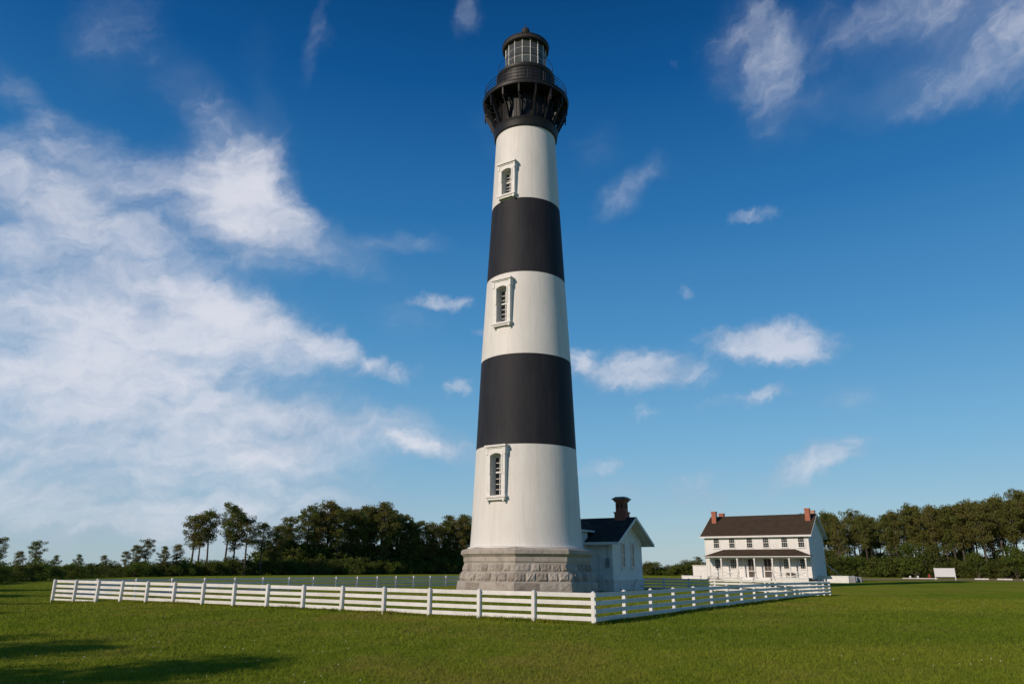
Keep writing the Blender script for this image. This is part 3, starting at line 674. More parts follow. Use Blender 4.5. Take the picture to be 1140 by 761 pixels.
for sx_ in (-.18, .18):
    s.box(CX+sx_-.09, CX+sx_+.09, CY-.435, CY-.421, AP+.8, AP+1.22); s.box(CX+.421, CX+.435, CY+sx_-.09, CY+sx_+.09, AP+.8, AP+1.22)
s.build('smoke_slot', mat('slot_dark', (.03, .015, .012), .9), ch)  # near-black plates on the brick faces draw the slots; nothing is cut

# ------------------------------------------------------------------ keepers' house
HR = Vector((44.39, 111.44, 0)); HL, HG = 15.8, 11.5
kh = thing('keepers_house', 'two-storey white clapboard keepers\' house with long front porch and dark roof', 'house', HR, -PHI)
EZ, RZ = 7.0, 10.25
s = MB(); s.box(-HL, 0, 0, HG, .5, EZ); s.prism([(0, EZ), (HG, EZ), (HG/2, RZ-.25)], -HL, 0, 'x'); s.build('wall', MT['siding'], kh)
s = MB(); s.box(-HL+.05, -.05, .05, HG-.05, -.2, .5); s.build('brick_foundation', MT['brick_pale'], kh)
s = MB()
for x in (-HL-.03, -.13): s.box(x, x+.16, -.03, -.002, .5, EZ-.05)
s.box(.002, .03, -.03, .13, .5, EZ-.05); s.box(-HL, 0, -.028, -.002, EZ-.35, EZ-.02); s.build('corner_board', MT['trim'], kh)
eo, go = .55, .55; sl = (RZ-.1-EZ)/(HG/2)
for sg in (0, 1):
    yl = -eo if sg == 0 else HG+eo; zl = EZ - eo*sl + .12
    rf = roof_slab(((-HL-go, yl, zl), (go, yl, zl)), ((-HL-go, HG/2, RZ), (go, HG/2, RZ)), .1).build('roof', MT['shingle'], kh)
    s = MB(); yy = sorted((yl+(-.04 if sg == 0 else .04), yl)); s.box(-HL-go-.01, go+.01, yy[0], yy[1], zl-.26, zl-.01); s.box(-HL-go, go, *sorted((yl, 0 if sg == 0 else HG)), zl-.26, zl-.2); s.build('fascia', MT['trim'], rf)
    for xa_, xb_ in ((.004, go-.004), (-HL-go+.004, -HL-.004)):
        s = MB(); s.hexa([(xa_, yl, zl-.14), (xb_, yl, zl-.14), (xb_, HG/2, RZ-.14), (xa_, HG/2, RZ-.14), (xa_, yl, zl-.104), (xb_, yl, zl-.104), (xb_, HG/2, RZ-.104), (xa_, HG/2, RZ-.104)])
        s.build('soffit', MT['trim'], rf)
    for x0, x1 in ((go+.003, go+.04), (-HL-go-.04, -HL-go-.003)):
        s = MB(); s.hexa([(x0, yl, zl-.24), (x1, yl, zl-.24), (x1, HG/2, RZ-.24), (x0, HG/2, RZ-.24), (x0, yl, zl), (x1, yl, zl), (x1, HG/2, RZ), (x0, HG/2, RZ)])
        s.build('bargeboard', MT['trim'], rf)
UW = [-13.92, -11.45, -8.72, -6.24, -3.49, -1.06]
for u in UW: house_window(kh, u, 0, 5.02, 6.48, .92, (2, 2), 3)
for u in (-13.94, -11.47, -3.48, -1.1): house_window(kh, u, 0, 1.92, 3.36, .92, (2, 2), 3)
for u in (-8.71, -6.28):
    s = MB(); s.box(u-.60, u-.50, -.06, -.002, .72, 3.48); s.box(u+.50, u+.60, -.06, -.002, .72, 3.48); s.box(u-.50, u+.50, -.06, -.002, 3.36, 3.48)
    d = s.build('door', MT['trim'], kh)
    s = MB(); s.box(u-.50, u+.50, -.045, -.003, .72, 3.36); s.build('door_leaf', mat('dark_door', (.055, .035, .025), .5, (.035, .02, .015), 3), d)
    s = MB(); s.box(u-.50, u+.50, -.06, -.046, 1.55, 1.65); s.box(u-.018, u+.018, -.058, -.046, 1.65, 3.3); s.build('screen_rail', MT['trim'], d)
for u in (-9.55, -4.35, -1.85, -10.35): 
    s = MB(); s.box(u-.2, u+.2, -.05, -.003, 1.95, 3.35); s.build('shutter', mat('grey_shutter', (.50, .50, .50), .6) if 'grey_shutter' not in bpy.data.materials else bpy.data.materials['grey_shutter'], kh)
# porch
PD = 2.3
s = MB(); s.box(-HL+.9, -.1, -PD, -.003, .55, .70); s.box(-HL+.95, -.15, -PD+.05, -PD+.12, .0, .55); s.build('porch_floor', MT['trim'], kh)
b = MB(); lowz, hiz = 3.72, 4.78; xl, xr = -HL+.35, .55
A4 = [(xl, -PD-.35, lowz), (xr, -PD-.35, lowz), (xr-2.6, -.03, hiz), (xl+2.6, -.03, hiz)]
b.poly(A4); b.poly([(xl, -PD-.35, lowz), (xl+2.6, -.03, hiz), (xl, -.03, lowz)]); b.poly([(xr, -PD-.35, lowz), (xr, -.03, lowz), (xr-2.6, -.03, hiz)]); b.poly([(xl, -PD-.35, lowz-.03), (xl, -.03, lowz-.03), (xr, -.03, lowz-.03), (xr, -PD-.35, lowz-.03)])
b.poly([(xl, -PD-.35, lowz-.03), (xr, -PD-.35, lowz-.03), (xr, -PD-.35, lowz), (xl, -PD-.35, lowz)])
pr_ = b.build('porch_roof', MT['shingle'], kh, recalc=False)
s = MB(); s.box(xl+.3, xr-.5, -PD-.02, -PD+.1, lowz-.30, lowz-.04); s.box(xl, xr, -PD-.39, -PD-.352, lowz-.11, lowz); s.build('porch_beam', MT['trim'], kh)
PX = [-14.55, -12.69, -10.21, -7.65, -5.02, -2.58, -.27]
for x in PX:
    s = MB(); s.box(x-.09, x+.09, -PD-.01, -PD+.17, .70, lowz-.30); s.box(x-.13, x+.13, -PD-.05, -PD+.21, lowz-.48, lowz-.303); s.box(x-.12, x+.12, -PD-.04, -PD+.20, .70, .88); s.build('porch_post', MT['trim'], kh)
for i, (x0, x1) in enumerate(zip(PX, PX[1:])):
    if i in (2, 3): continue
    s = MB(); y0, y1 = -PD+.05, -PD+.11
    s.box(x0+.09, x1-.09, y0, y1, 1.45, 1.56); s.box(x0+.09, x1-.09, y0, y1, .80, .89)
    for a, b_ in ((x0+.1, x1-.1), (x1-.1, x0+.1)):
        s.tube([(a, (y0+y1)/2, .89), (b_, (y0+y1)/2, 1.45)], [.042, .042], 4)
    s.tube([((x0+x1)/2, (y0+y1)/2, .89), ((x0+x1)/2, (y0+y1)/2, 1.45)], [.028, .028], 4)
    s.build('porch_railing', MT['trim'], kh)
for xc in (-8.9, -6.3):
    s = MB()
    for k in range(4): s.box(xc-.95, xc+.95, -PD-.3*(k+1), -PD-.3*k-.002, 0-.1, .55-.15*k)
    s.build('porch_steps', MT['trim'], kh)
for xc in (-10.0, -7.6, -5.15):
    s = MB(); s.tube([(xc, -PD-1.2, .05), (xc, -PD-1.2, 1.0), (xc, -PD+.05, 1.5)], [.035, .035, .035], 6); s.build('stair_rail', MT['grey_metal'], kh)
s = MB(); s.box(-3.6, -2.4, -.9, -.45, 1.05, 1.12); s.box(-3.6, -2.4, -.5, -.45, 1.12, 1.5)
for x in (-3.55, -2.5): s.box(x, x+.07, -.88, -.5, .70, 1.05)
bo = s.build('porch_bench', MT['bark']); bo.location = HR; bo.rotation_euler = (0, 0, -PHI); tag(bo, 'low dark wooden bench on the right half of the keepers\' house porch', 'bench')
for x, y, m, w, z1 in ((-HL+.65, 1.25, 'brick_sun', .36, 10.95), (-.45, 1.25, 'brick_sun', .36, 10.95), (-HL+.7, HG-3.6, 'brick_sun', .40, 10.9), (-.5, HG-3.6, 'brick_pale', .40, 10.9)):
    y = 3.9 if y == 1.25 else y
    s = MB(); s.box(x-w, x+w, y-w, y+w, 8.0, z1-.2); s.box(x-w-.05, x+w+.05, y-w-.05, y+w+.05, z1-.2, z1); s.build('chimney', MT[m], kh)
# back-door stair rail on the right gable and the low walls
s = MB(); P0, P1 = Vector((.02, HG-1.5, 2.9)), Vector((2.9, HG-1.5, .4))
s.tube([P0, P1], [.05, .05], 6); s.tube([P1, (P1.x, P1.y, -.1)], [.05, .05], 6)
s.build('side_stair_rail', MT['trim'], kh)
def lowblock(name, loc, sx_, sy_, sz, label, cat, mname, cap=True):
    o = thing(name, label, cat, (loc[0], loc[1], gz(*loc)), -PHI)
    s = MB(); s.box(-sx_/2, sx_/2, -sy_/2, sy_/2, -.2, sz-(.12 if cap else 0)); s.build('body', MT[mname], o)
    if cap: s = MB(); s.box(-sx_/2-.06, sx_/2+.06, -sy_/2-.06, sy_/2+.06, sz-.118, sz); s.build('coping', MT['white'], o)
    return o
lowblock('low_wall', (48.2, 113.4), 4.4, .5, 1.0, 'low white wall at the right corner of the keepers\' house', 'wall', 'white')
lowblock('low_wall', (33.6, 141.0), 3.6, .4, .72, 'low white wall left of the keepers\' house, in front of the far bushes', 'wall', 'white')
# white cistern building to the left
ci = thing('shed', 'plain white flat-topped shed peeking out left of the keepers\' house', 'shed', (36.4, 143.0, 0), -PHI)
s = MB(); s.box(-2.0, 2.4, 0, 3, -.1, 2.45); s.build('wall', MT['white'], ci); s = MB(); s.box(-2.1, 2.5, -.1, 3.1, 2.455, 2.58); s.build('roof', MT['concrete'], ci)
s = MB(); s.tube([(.8, -.5, 2.4), (1.9, -.5, 3.3)], [.04, .04], 6); s.build('roof_brace', MT['trim'], ci)
# air-conditioning units by the low wall
for k, (x, y, m, sz, lb) in enumerate(((51.6, 114.4, 'grey_metal', .95, 'dark grey cooling unit beside the end of the low white wall'), (52.7, 116.4, 'concrete', .9, 'pale box between the two grey cooling units'), (53.8, 117.2, 'grey_metal', .75, 'smaller grey cooling unit farthest from the keepers\' house'))):
    o = thing('cooling_unit' if m == 'grey_metal' else 'utility_box', lb, 'cooling unit' if m == 'grey_metal' else 'utility box', (x, y, gz(x, y)), -PHI)
    s = MB(); s.box(-.42, .42, -.42, .42, 0, sz-.08)
    for i in range(6): s.box(-.38, .38, -.445, -.422, .1+i*.11, .15+i*.11)
    s.build('casing', MT[m], o)
    s = MB(); s.box(-.45, .45, -.45, .45, sz-.078, sz); s.lathe([(.3, sz+.001), (.3, sz+.04), (.05, sz+.05)], 14); s.build('lid', MT['grey_metal'], o)
# picnic bench to the left of the porch
pb = thing('picnic_table', 'dark brown picnic table on the lawn left of the porch', 'table', (31.0, 116.0, 0), -PHI)
s = MB()
for k in range(4): s.box(-.9, .9, -.36+.19*k, -.19+.19*k, .72, .76)
s.build('tabletop', MT['bark'], pb)
for sg in (-1, 1):
    s = MB(); s.box(-.9, .9, *sorted((sg*.55, sg*.80)), .42, .46); s.build('seat', MT['bark'], pb)
    s = MB(); s.tube([(sg*.7, -.75, 0), (sg*.7, -.1, .74)], [.04, .04], 5); s.tube([(sg*.7, .75, 0), (sg*.7, .1, .74)], [.04, .04], 5); s.box(sg*.7-.03, sg*.7+.03, -.75, .75, .36, .415); s.build('leg', MT['bark'], pb)

# ------------------------------------------------------------------ fences
POST_H = 1.065; RZS = [.155, .415, .680, .945]
def post_proto():
    s = MB(); s.box(-.065, .065, -.065, .065, -.55, POST_H-.05)
    s.hexa([(-.075, -.075, POST_H-.05), (.075, -.075, POST_H-.05), (.075, .075, POST_H-.05), (-.075, .075, POST_H-.05), (-.02, -.02, POST_H+.01), (.02, -.02, POST_H+.01), (.02, .02, POST_H+.01), (-.02, .02, POST_H+.01)])
    o = s.build('post', MT['fence']); me = o.data; bpy.data.objects.remove(o); return me
POSTM = post_proto()
rf_ = random.Random(12)
def fence(name, P0, d, n, bay, side, label, extra=None, first=True, last=True, zoff=None):
    """n bays from P0 along d; rails fixed on the given side (+1 = left of d)"""
    rz = math.atan2(d.y, d.x)
    o = thing(name, label, 'fence', P0, rz, None)
    zo = zoff or (lambda i: 0.0)
    for i in range(n+1):
        if (i == 0 and not first) or (i == n and not last): continue
        p = bpy.data.objects.new('post', POSTM); COL.objects.link(p); p.parent = o
        p.location = (i*bay, 0, zo(i)); p.rotation_euler = (rf_.uniform(-.008, .008), rf_.uniform(-.008, .008), rf_.uniform(-.02, .02))
    y0, y1 = sorted((side*.067, side*.107))
    for i in range(n):
        lv = list(RZS)
        if extra and i in extra: lv.append(-.105)
        for z in lv:
            s = MB(); za, zb = zo(i)+z+rf_.uniform(-.006, .006), zo(i+1)+z+rf_.uniform(-.006, .006)
            xa, xb = i*bay+.003 - (.06 if i == 0 else 0), (i+1)*bay-.003 + (.06 if i == n-1 else 0)
            s.hexa([(xa, y0, za-.073), (xb, y0, zb-.073), (xb, y1, zb-.073), (xa, y1, za-.073), (xa, y0, za+.073), (xb, y0, zb+.073), (xb, y1, zb+.073), (xa, y1, za+.073)])
            s.build('rail', MT['fence'], o)
    return o
dC = .16
fence('plank_fence', FA, -AX, 15, FL, -1, 'white four-rail fence run facing the camera in front of the lighthouse', extra=(13, 14))
fence('plank_fence', FA, NX, 17, FR, -1, 'white fence run with shaded rails going away on the right', first=False, zoff=lambda i: -dC*max(0, (i-8)/9)**1.5)
fence('plank_fence', FB, NX, 17, FR, 1, 'distant white fence run with shaded rails left of and behind the tower base', first=False)
fence('plank_fence', FC, -AX, 15, FL, 1, 'far fence run in front of the keepers\' house, behind the lighthouse', first=False, last=False, zoff=lambda i: -dC*max(0, 1-i/9)**1.5)

# ------------------------------------------------------------------ trees and shrubs
def leafmesh(name, centers, radii, count, size, rs, m, flat=.6):
    """triangular leaf sprays through ellipsoid clumps"""
    V = []
    for (c, r) in zip(centers, radii):
        n = max(8, int(count*rs.uniform(.7, 1.3)))
        d = rs.normal(size=(n, 3)); d /= np.linalg.norm(d, axis=1)[:, None]
        rr = rs.uniform(.25, 1.0, n)**.6
        P = np.array(c) + d*rr[:, None]*np.array([r, r, r*flat])
        out = d + rs.normal(size=(n, 3))*.7 + np.array([0, 0, .25]); out /= np.linalg.norm(out, axis=1)[:, None]
        sd_ = np.cross(out, rs.normal(size=(n, 3))); sd_ /= np.linalg.norm(sd_, axis=1)[:, None] + 1e-9
        L_ = size*rs.uniform(.6, 1.3, n)[:, None]; w = L_*rs.uniform(.28, .5, n)[:, None]
        V.append(np.stack([P-sd_*w, P+sd_*w, P+out*L_], 1))
    V = np.concatenate(V).reshape(-1, 3).astype(np.float32); nf = len(V)//3
    me = bpy.data.meshes.new(name); me.vertices.add(len(V)); me.vertices.foreach_set('co', V.ravel())
    me.loops.add(nf*3); me.loops.foreach_set('vertex_index', np.arange(nf*3, dtype=np.int32))
    me.polygons.add(nf); me.polygons.foreach_set('loop_start', np.arange(0, nf*3, 3, dtype=np.int32))
    me.update(calc_edges=True); me.validate(); me.materials.append(m); return me
def make_pine(seed, h, cs, spread, nb, top=.5, lean=0.3):
    rs = np.random.RandomState(seed); b = MB()
    lx, ly = rs.uniform(-lean, lean, 2)
    def tp(t): return Vector((lx*h*.12*t*t + .25*math.sin(3*t+seed), ly*h*.12*t*t + .2*math.sin(4*t+seed*2), h*t))
    tp0 = tp(0); f = lambda t: tp(t)-Vector((tp0.x, tp0.y, 0))
    r0 = .013*h+.05
    b.tube([f(t) for t in np.linspace(0, .96, 9)], [r0*(1-t)**.8+.03 for t in np.linspace(0, .96, 9)], 7)
    C_, Rd = [], []
    for k in range(nb):
        t = cs + (.97-cs)*((k+rs.uniform(0, .8))/nb); q = (t-cs)/(1-cs)
        prof_ = (.45+.9*q/top if q < top else 1.35*(1-((q-top)/(1-top))**1.6)*.95+.18) / 1.35
        Lb = spread*prof_*rs.uniform(.55, 1.15); a = k*2.4+rs.uniform(-.5, .5)
        p0 = f(t); dr = Vector((math.cos(a), math.sin(a), rs.uniform(.1, .9)*(0.35+q)))
        pts = [p0, p0+dr*Lb*.5+Vector((0, 0, rs.uniform(-.2, .1))), p0+dr*Lb+Vector((0, 0, rs.uniform(-.1, .5)))]
        b.tube(pts, [.055+.02*(1-q), .04, .015], 4, cap=False)
        for u_ in ((.5, .78, 1.0) if Lb > 1.6 else (.7, 1.0)):
            p = pts[0].lerp(pts[2], u_); r = rs.uniform(.55, 1.1)*(.7+.5*spread/4)
            C_.append((p.x+rs.uniform(-.6, .6), p.y+rs.uniform(-.6, .6), p.z+rs.uniform(-.5, .8))); Rd.append(r)
        if rs.uniform() < .25 and t > cs+.05:      # gap
            C_.pop(); Rd.pop()
    for _ in range(4):
        p = f(.97); C_.append((p.x+rs.uniform(-.5, .5), p.y+rs.uniform(-.5, .5), p.z+rs.uniform(-.3, .6))); Rd.append(rs.uniform(.5, .9))
    for _ in range(3):     # dead stubs low on the trunk
        t = rs.uniform(.2, cs); a = rs.uniform(0, 6.28); p = f(t); b.tube([p, p+Vector((math.cos(a), math.sin(a), .15))*rs.uniform(.6, 1.8)], [.035, .01], 4, cap=False)
    crown = leafmesh('crown', C_, Rd, 78, .32, rs, MT['needles'], .78)
    o = thing('pine_tree', None, None); tr = b.build('trunk', MT['bark'], o, recalc=False)
    c = bpy.data.objects.new('crown', crown); COL.objects.link(c); c.parent = o
    return o
def make_shrub(seed, h, r, n, size=.2, cnt=110, name='shrub', trunk=False):
    rs = np.random.RandomState(seed); b = MB(); C_, Rd = [], []
    for _ in range(n):
        a = rs.uniform(0, 6.28); q = rs.uniform(0, 1)**.5; zz = rs.uniform(.1 if not trunk else .25, 1.0)
        w = math.sin(math.pi*min(1, .25+.72*zz))**.5 if trunk else (1-zz**2.2)**.5+.1
        C_.append((r*q*w*math.cos(a), r*q*w*math.sin(a), h*zz*rs.uniform(.8, 1.0))); Rd.append(rs.uniform(.16, .32)*h if not trunk else rs.uniform(.12, .2)*h)
    for k in range(5):
        c = C_[k*3 % len(C_)]; b.tube([(0, 0, -.1), (c[0]*.4, c[1]*.4, c[2]*.5), c], [.07*h/3, .04*h/3, .015], 5, cap=False)
    me = leafmesh('foliage', C_, Rd, cnt, size, rs, MT['leaves'], .75)
    o = thing(name, None, None); b.build('stem', MT['bark'], o, recalc=False)
    c = bpy.data.objects.new('foliage', me); COL.objects.link(c); c.parent = o
    return o
PINES = [make_pine(11, 20, .44, 3.2, 32), make_pine(12, 20, .50, 3.7, 28, .45), make_pine(13, 20, .36, 3.2, 36, .4), make_pine(14, 20, .46, 4.0, 27, .5),
         make_pine(15, 20, .40, 3.6, 34, .5, .5), make_pine(16, 20, .26, 3.8, 42, .35), make_pine(17, 20, .48, 3.4, 26, .5, .5), make_pine(18, 20, .16, 4.0, 50, .3)]
SHRUBS = [make_shrub(21, 3, 2.4, 26), make_shrub(22, 3, 3.0, 32), make_shrub(23, 3, 2.0, 22), make_shrub(24, 3, 2.6, 28)]
BUSHT = [make_shrub(31, 8, 3.4, 40, .28, 120, 'broadleaf_tree', True), make_shrub(32, 8, 2.8, 34, .28, 120, 'broadleaf_tree', True)]
used = set(); rt = random.Random(99)
def put(proto, x, y, h, base, label, cat, group=None, wide=1.0):
    if proto in used: o = copy_tree(proto)
    else: o = proto; used.add(proto)
    o.location = (x, y, gz(x, y)-.05); s = h/base; o.scale = (s*wide, s*wide, s); o.rotation_euler = (0, 0, rt.uniform(0, 6.28))
    tag(o, label, cat, group); return o
def at(px, py, Y):
    d = pix_ray(px, py); t = Y/d.y; return d.x*t, Y, EYE+d.z*t
# --- left side: single pines with their own label
def left_y(px): return float(np.interp(px, [-60, 0, 50, 100, 200, 300, 400, 520, 640], [62, 80, 98, 120, 150, 182, 205, 240, 262]))
SOLO = [(-12, 600, 90, 0, 'tall pine cut by the left edge of the photo'), (24, 618, 96, 2, 'short dark pine between the two round pines at far left'), (66, 622, 118, 5, 'low pointed pine left of the tiny conical treetop'), (118, 622, 136, 2, 'short pine above the bushes between the conical treetop and the bare pine'), (156, 610, 148, 4, 'loose-crowned pine just left of the two-tufted one'), (5, 604, 86, 3, 'low round pine at the far left edge of the photo'), (45, 607, 104, 3, 'small lone pine above the bushes at far left'), (91, 621, 128, 5, 'tiny conical treetop above the left bushes'),
        (144, 617, 142, 6, 'small bare-looking pine left of the open gap in the bushes'), (168, 604, 150, 3, 'thin pine with two tufts, left of the tall open pines'),
        (229, 574, 172, 0, 'round-crowned pine just right of the leftmost open pine'), (268, 570, 176, 4, 'broad pine between the tallest open pine and the leaning one'), (186, 611, 150, 5, 'low dark pine just left of the tall open pines'), (200, 609, 152, 2, 'pointed dark pine at the foot of the open pines'), (312, 588, 184, 5, 'low dense pine at the left edge of the dense wood'), (221, 577, 168, 3, 'leftmost of the tall open pines left of the tower'), (240, 571, 172, 1, 'slim pine between the two tallest of the open left group'), (260, 564, 170, 3, 'tallest and widest of the open pines left of the tower'),
        (280, 578, 172, 1, 'pine leaning right at the right side of the open group'), (297, 584, 178, 6, 'narrow pine standing alone in the gap left of the dense wood')]
for px, py, Y, k, lb in SOLO:
    x, y, z = at(px, py, Y); put(PINES[k], x, y, z, 20.6, lb, 'pine tree', wide=(1.3 if z < 13 else 1.08))
DENSE = [(319, 587), (330, 577), (348, 565), (360, 572), (371, 559), (381, 566), (391, 567), (402, 570), (409, 565), (419, 565), (428, 560), (438, 566), (447, 572), (456, 574), (463, 583), (471, 580), (480, 590), (487, 582), (496, 580), (504, 574), (513, 577), (519, 573), (530, 575), (540, 572)]
GL = 'pines of the dense wood left of the tower'
for i, (px, py) in enumerate(DENSE):
    for row in range(2 if i % 2 == 0 else 1):
        Y = left_y(px) + 6 + row*12 + rt.uniform(-3, 3); x, y, z = at(px + rt.uniform(-2, 2) + row*5, py + (0 if row == 0 else rt.uniform(4, 12)), Y)
        put(PINES[rt.choice([0, 1, 2, 4, 4, 5, 6, 7])], x, y, max(6, z), 20.6, 'brown-green pine of the dense wood left of the tower', 'pine tree', GL, 1.28)
GR = 'pines of the tall wood at the right'
RIGHT = [(894, 568), (906, 572), (921, 566), (933, 571), (951, 565), (960, 569), (968, 571), (984, 569), (996, 564), (1012, 557), (1024, 564), (1036, 558), (1047, 563), (1057, 557), (1068, 556), (1077, 552), (1090, 555), (1106, 547), (1119, 550), (1134, 541), (1148, 545), (1162, 541), (1178, 540), (1200, 542)]
for i, (px, py) in enumerate(RIGHT):
    for row in range(3):
        Y = 214 + row*11 + rt.uniform(-4, 4) - max(0, px-960)*.12; x, y, z = at(px + rt.uniform(-3, 3) + row*4, py + (0 if row == 0 else rt.uniform(0, 7)), Y)
        put(PINES[rt.choice([0, 1, 2, 3, 4, 5, 6, 6, 1])], x, y, z, 20.6, 'tall brown-crowned pine of the wood at the right, behind the keepers\' house', 'pine tree', GR, .98)
# --- undergrowth
GB = 'shrubs along the foot of the left wood'
px = -40
while px < 560:
    for row in range(2 if px < 300 else 3):
        Y = left_y(px) + row*6 + rt.uniform(-1.5, 1.5); x, y, _ = at(px+rt.uniform(-4, 4), 600, Y)
        h = float(np.interp(px, [0, 100, 200, 300, 400], [1.9, 2.1, 2.5, 3.4, 4.0]))*rt.uniform(.75, 1.25) + row*.35 + (4.2 if row == 2 else 0)
        put(rt.choice(SHRUBS), x, y, h, 3.2, 'dark green shrub along the foot of the wood left of the tower', 'shrub', GB, 1.05)
    px += 9 if px > 150 else 13
GC = 'far shrubs between the oil house and the keepers\' house'
px = 640
while px < 800:
    x, y, _ = at(px, 600, 228+rt.uniform(-3, 5)); put(rt.choice(SHRUBS), x, y, rt.uniform(2.6, 4.6), 3.2, 'distant shrub seen between the oil house and the keepers\' house', 'shrub', GC, 1.2); px += rt.uniform(5, 8)
GD_ = 'shrubs at the foot of the right wood'
px = 885
while px < 1230:
    Y = 203 - max(0, px-960)*.1
    x, y, _ = at(px, 600, Y+rt.uniform(-2, 4)); put(rt.choice(SHRUBS), x, y, rt.uniform(1.8, 6.0), 3.2, 'green shrub at the foot of the right wood', 'shrub', GD_, 1.1)
    if rt.random() < .6:
        x, y, _ = at(px+3, 600, Y+24+rt.uniform(-3, 6)); put(rt.choice(SHRUBS), x, y, rt.uniform(5, 8), 3.2, 'green shrub at the foot of the right wood', 'shrub', GD_, 1.0)
    px += 7
x, y, z = at(779, 617.5, 205); put(PINES[3], x, y, z, 20.6, 'small round-topped pine just left of the keepers\' house', 'pine tree', wide=1.5)
for i, (px, h, lb) in enumerate(((1018, 9.5, 'bushy grey-green broadleaf tree left of the white notice board'), (1040, 9.0, 'bushy broadleaf tree just behind the white notice board'), (925, 8.0, 'leafy young tree right beside the keepers\' house gable'), (1085, 7.0, 'low broadleaf tree behind the left concrete wheel stop'), (1128, 8.5, 'broadleaf tree near the right edge of the photo'))):
    x, y, _ = at(px, 600, 200 - max(0, px-960)*.1); put(BUSHT[i % 2], x, y, h, 8.6, lb, 'tree', wide=1.1)
# pines to the left of the viewpoint, whose shadows cross the near lawn
for (x, y, h, k, lb) in ((-28, 1, 12.2, 7, 'pine outside the left edge in front of the others'), (-23.5, -1.5, 12.2, 5, 'slim pine nearest to the left of the viewpoint'), (-22, -7, 12, 7, 'bushy pine to the left, just behind the viewpoint'), (-37, -10, 15, 7, 'pine behind the viewpoint, farthest to the rear'), (-60, 40, 16, 5, 'tall pine outside the left edge near the shrub belt'), (-33, -3, 13, 5, 'pine outside the left edge nearest to the viewpoint'), (-31, 4, 12, 7, 'pine outside the left edge beside the lawn'), (-41, 12, 13, 7, 'bushy pine outside the left edge'), (-46, 22, 14, 5, 'tall pine outside the left edge'), (-25, -9, 10, 7, 'short pine behind the viewpoint'), (-52, 34, 13, 7, 'pine outside the left edge, beyond the others')):
    put(PINES[k], x, y, h, 20.6, lb, 'pine tree', wide=1.5)
for p in PINES + SHRUBS + BUSHT:
    if p not in used:
        for c in list(p.children): bpy.data.objects.remove(c)
        bpy.data.objects.remove(p)

# ------------------------------------------------------------------ small things at the right
nb_ = thing('notice_board', 'large blank white board on two white posts beside the track, before the right wood', 'sign', (84.6, 147.5, 0), math.atan2(-1, 5))
s = MB(); s.box(-1.75, 1.75, -.04, .04, .62, 2.22); s.build('panel', MT['panel'], nb_)
s = MB(); s.box(-1.8, 1.8, -.055, -.042, 2.14, 2.24); s.box(-1.8, 1.8, -.055, -.042, .60, .70); s.build('panel_edge', MT['white'], nb_)
for x in (-1.83, 1.75): s = MB(); s.box(x, x+.13, -.06, .07, -.1, 2.28); s.build('leg', MT['white'], nb_)
for i, (p, q, lb) in enumerate((((95.1, 155.4), (97.3, 154.3), 'white concrete wheel stop nearest to the white notice board'), ((98.6, 153.7), (101.0, 152.6), 'middle white concrete wheel stop, second to the right of the notice board'), ((102.6, 151.8), (105, 150.7), 'white concrete wheel stop at the right edge of the photo'))):
    v = Vector((q[0]-p[0], q[1]-p[1], 0)); l = v.length
    s = MB(); s.hexa([(0, -.14, 0), (l, -.14, 0), (l, .14, 0), (0, .14, 0), (.04, -.09, .26), (l-.04, -.09, .26), (l-.04, .09, .26), (.04, .09, .26)])
    o = s.build('wheel_stop', MT['concrete']); o.location = (p[0], p[1], gz(*p)+.03); o.rotation_euler = (0, 0, math.atan2(v.y, v.x)); tag(o, lb, 'wheel stop')
s = MB(); s.hexa([(0, -.1, 0), (7, -.1, 0), (7, .1, 0), (0, .1, 0), (0, -.08, .16), (7, -.08, .16), (7, .08, .16), (0, .08, .16)])
o = s.build('parking_log', MT['concrete']); o.location = (88.6, 171.5, 0); o.rotation_euler = (0, 0, -.42); tag(o, 'long low pale log lying along the track left of the notice board', 'log')
for (px, Y, lb) in ((1010, 172, 'left of two short white marker posts beside the track'), (1018.5, 172, 'right of two short white marker posts beside the track')):
    x, y, _ = at(px, 600, Y)
    s = MB(); s.tube([(0, 0, -.1), (0, 0, .62)], [.13, .12], 8); s.box(-.28, .1, -.1, .1, .3, .55); o = s.build('marker_post', MT['white']); o.location = (x, y, 0); tag(o, lb, 'marker post')
x, y, _ = at(1031, 600, 178)
hy = thing('fire_hydrant', 'small red hydrant beside the track left of the notice board', 'hydrant', (x, y, 0))
s = MB(); s.lathe([(.22, 0), (.22, .08), (.15, .1), (.15, .7), (.19, .72), (.17, .82), (.08, .92), (.03, .98), (.001, .99)], 12); s.build('barrel', MT['red'], hy)
s = MB(); s.tube([(-.3, 0, .52), (.3, 0, .52)], [.08, .08], 8); s.build('outlet', MT['red'], hy)

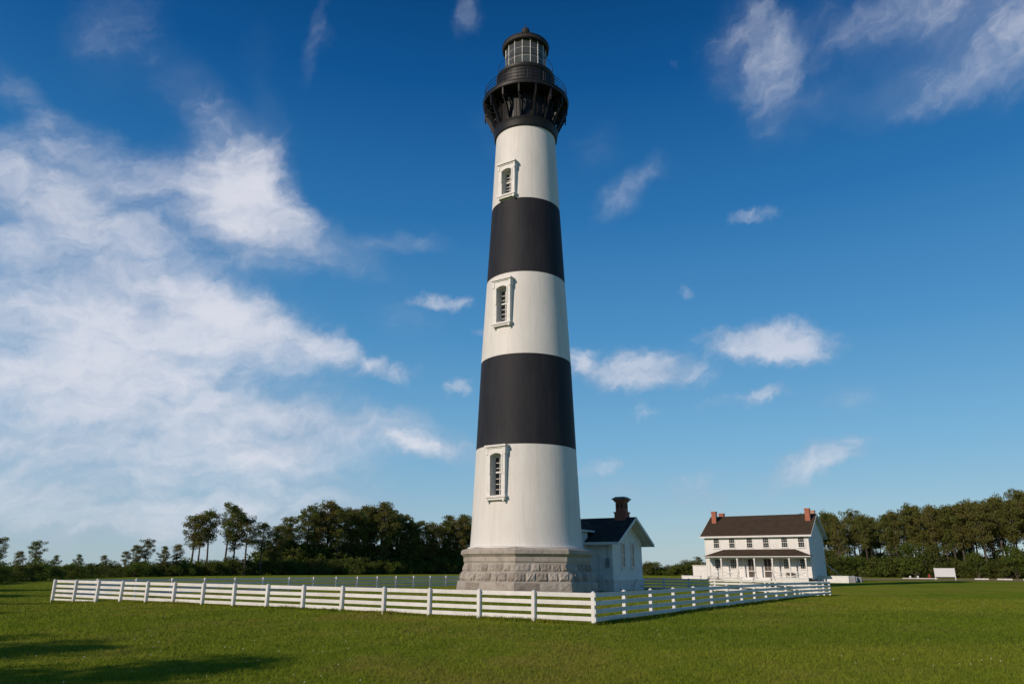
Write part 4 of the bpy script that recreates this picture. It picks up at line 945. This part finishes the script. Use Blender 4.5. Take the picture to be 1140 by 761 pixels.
# ------------------------------------------------------------------ grass blades on the near lawn
rs = np.random.RandomState(5)
Ng = 150000
yy = 10 + (75-10)*rs.uniform(0, 1, Ng)**2.1; hw = .78*yy + 3; xx = rs.uniform(-1, 1, Ng)*hw
for (Pa, Pb, nn) in ((FA, FB, 5200), (FA, FC, 5200)):
    t_ = rs.uniform(0, 1, nn)**1.3; xx = np.concatenate([xx, Pa.x+(Pb.x-Pa.x)*t_ + rs.normal(size=nn)*.07]); yy = np.concatenate([yy, Pa.y+(Pb.y-Pa.y)*t_ + rs.normal(size=nn)*.07])
Ng0 = Ng; Ng = len(xx)
patch = np.sin(xx*.9+np.sin(yy*.7)*2)*np.sin(yy*1.1+np.cos(xx*.5)*2)
hgt = (.035+.035*rs.uniform(0, 1, Ng))*np.where(np.arange(Ng) >= Ng0, 2.0, 1.0)*(1+.25*patch)*(1+.006*(yy-10))*np.clip((80-yy)/40, .15, 1); zz = ground_z(xx, yy)
P = np.stack([xx, yy, zz], -1)
B = 3; P = np.repeat(P, B, 0) + np.concatenate([rs.normal(size=(Ng*B, 2))*.035, np.zeros((Ng*B, 1))], 1); H = np.repeat(hgt, B)*rs.uniform(.6, 1.2, Ng*B)
ang = rs.uniform(0, 6.28, Ng*B); wv = (.006+.0006*(np.repeat(yy, B)-10)); sdv = np.stack([np.cos(ang)*wv, np.sin(ang)*wv, 0*ang], -1)
ln_ = rs.normal(size=(Ng*B, 2))*.5; tip = P + np.stack([ln_[:, 0]*H, ln_[:, 1]*H, H], -1)
V = np.stack([P-sdv, P+sdv, tip], 1).reshape(-1, 3).astype(np.float32); nf = len(V)//3
me = bpy.data.meshes.new('grass'); me.vertices.add(len(V)); me.vertices.foreach_set('co', V.ravel()); me.loops.add(nf*3); me.loops.foreach_set('vertex_index', np.arange(nf*3, dtype=np.int32))
me.polygons.add(nf); me.polygons.foreach_set('loop_start', np.arange(0, nf*3, 3, dtype=np.int32)); me.update(calc_edges=True)
me.materials.append(MT['blades'])
o = bpy.data.objects.new('grass', me); COL.objects.link(o); tag(o, 'short mown grass blades over the near lawn', 'grass', kind='stuff')

nf = 850; yy = 11 + 40*rs.uniform(0, 1, nf)**1.3; xx = rs.uniform(-1, 1, nf)*(.78*yy+3)
keep = (np.sin(xx*.35+1)*np.sin(yy*.3+xx*.1) + rs.normal(size=nf)*.35) > .15; xx, yy = xx[keep], yy[keep]; zz = ground_z(xx, yy)
s = MB()
for x, y, z in zip(xx, yy, zz):
    h = rnd.uniform(.05, .085); r = rnd.uniform(.007, .013)
    s.tube([(x, y, z), (x, y, z+h)], [.002, .002], 3, 1, cap=False); s.tube([(x, y, z+h), (x, y, z+h+r), (x, y, z+h+r*1.8)], [r*.6, r, r*.3], 5, 0)
o = s.build('clover_flowers', [mat('clover_petals', (.50, .50, .40), .8), MT['blades']], recalc=False); tag(o, 'tiny white clover flowers scattered through the near lawn', 'clover', kind='stuff')
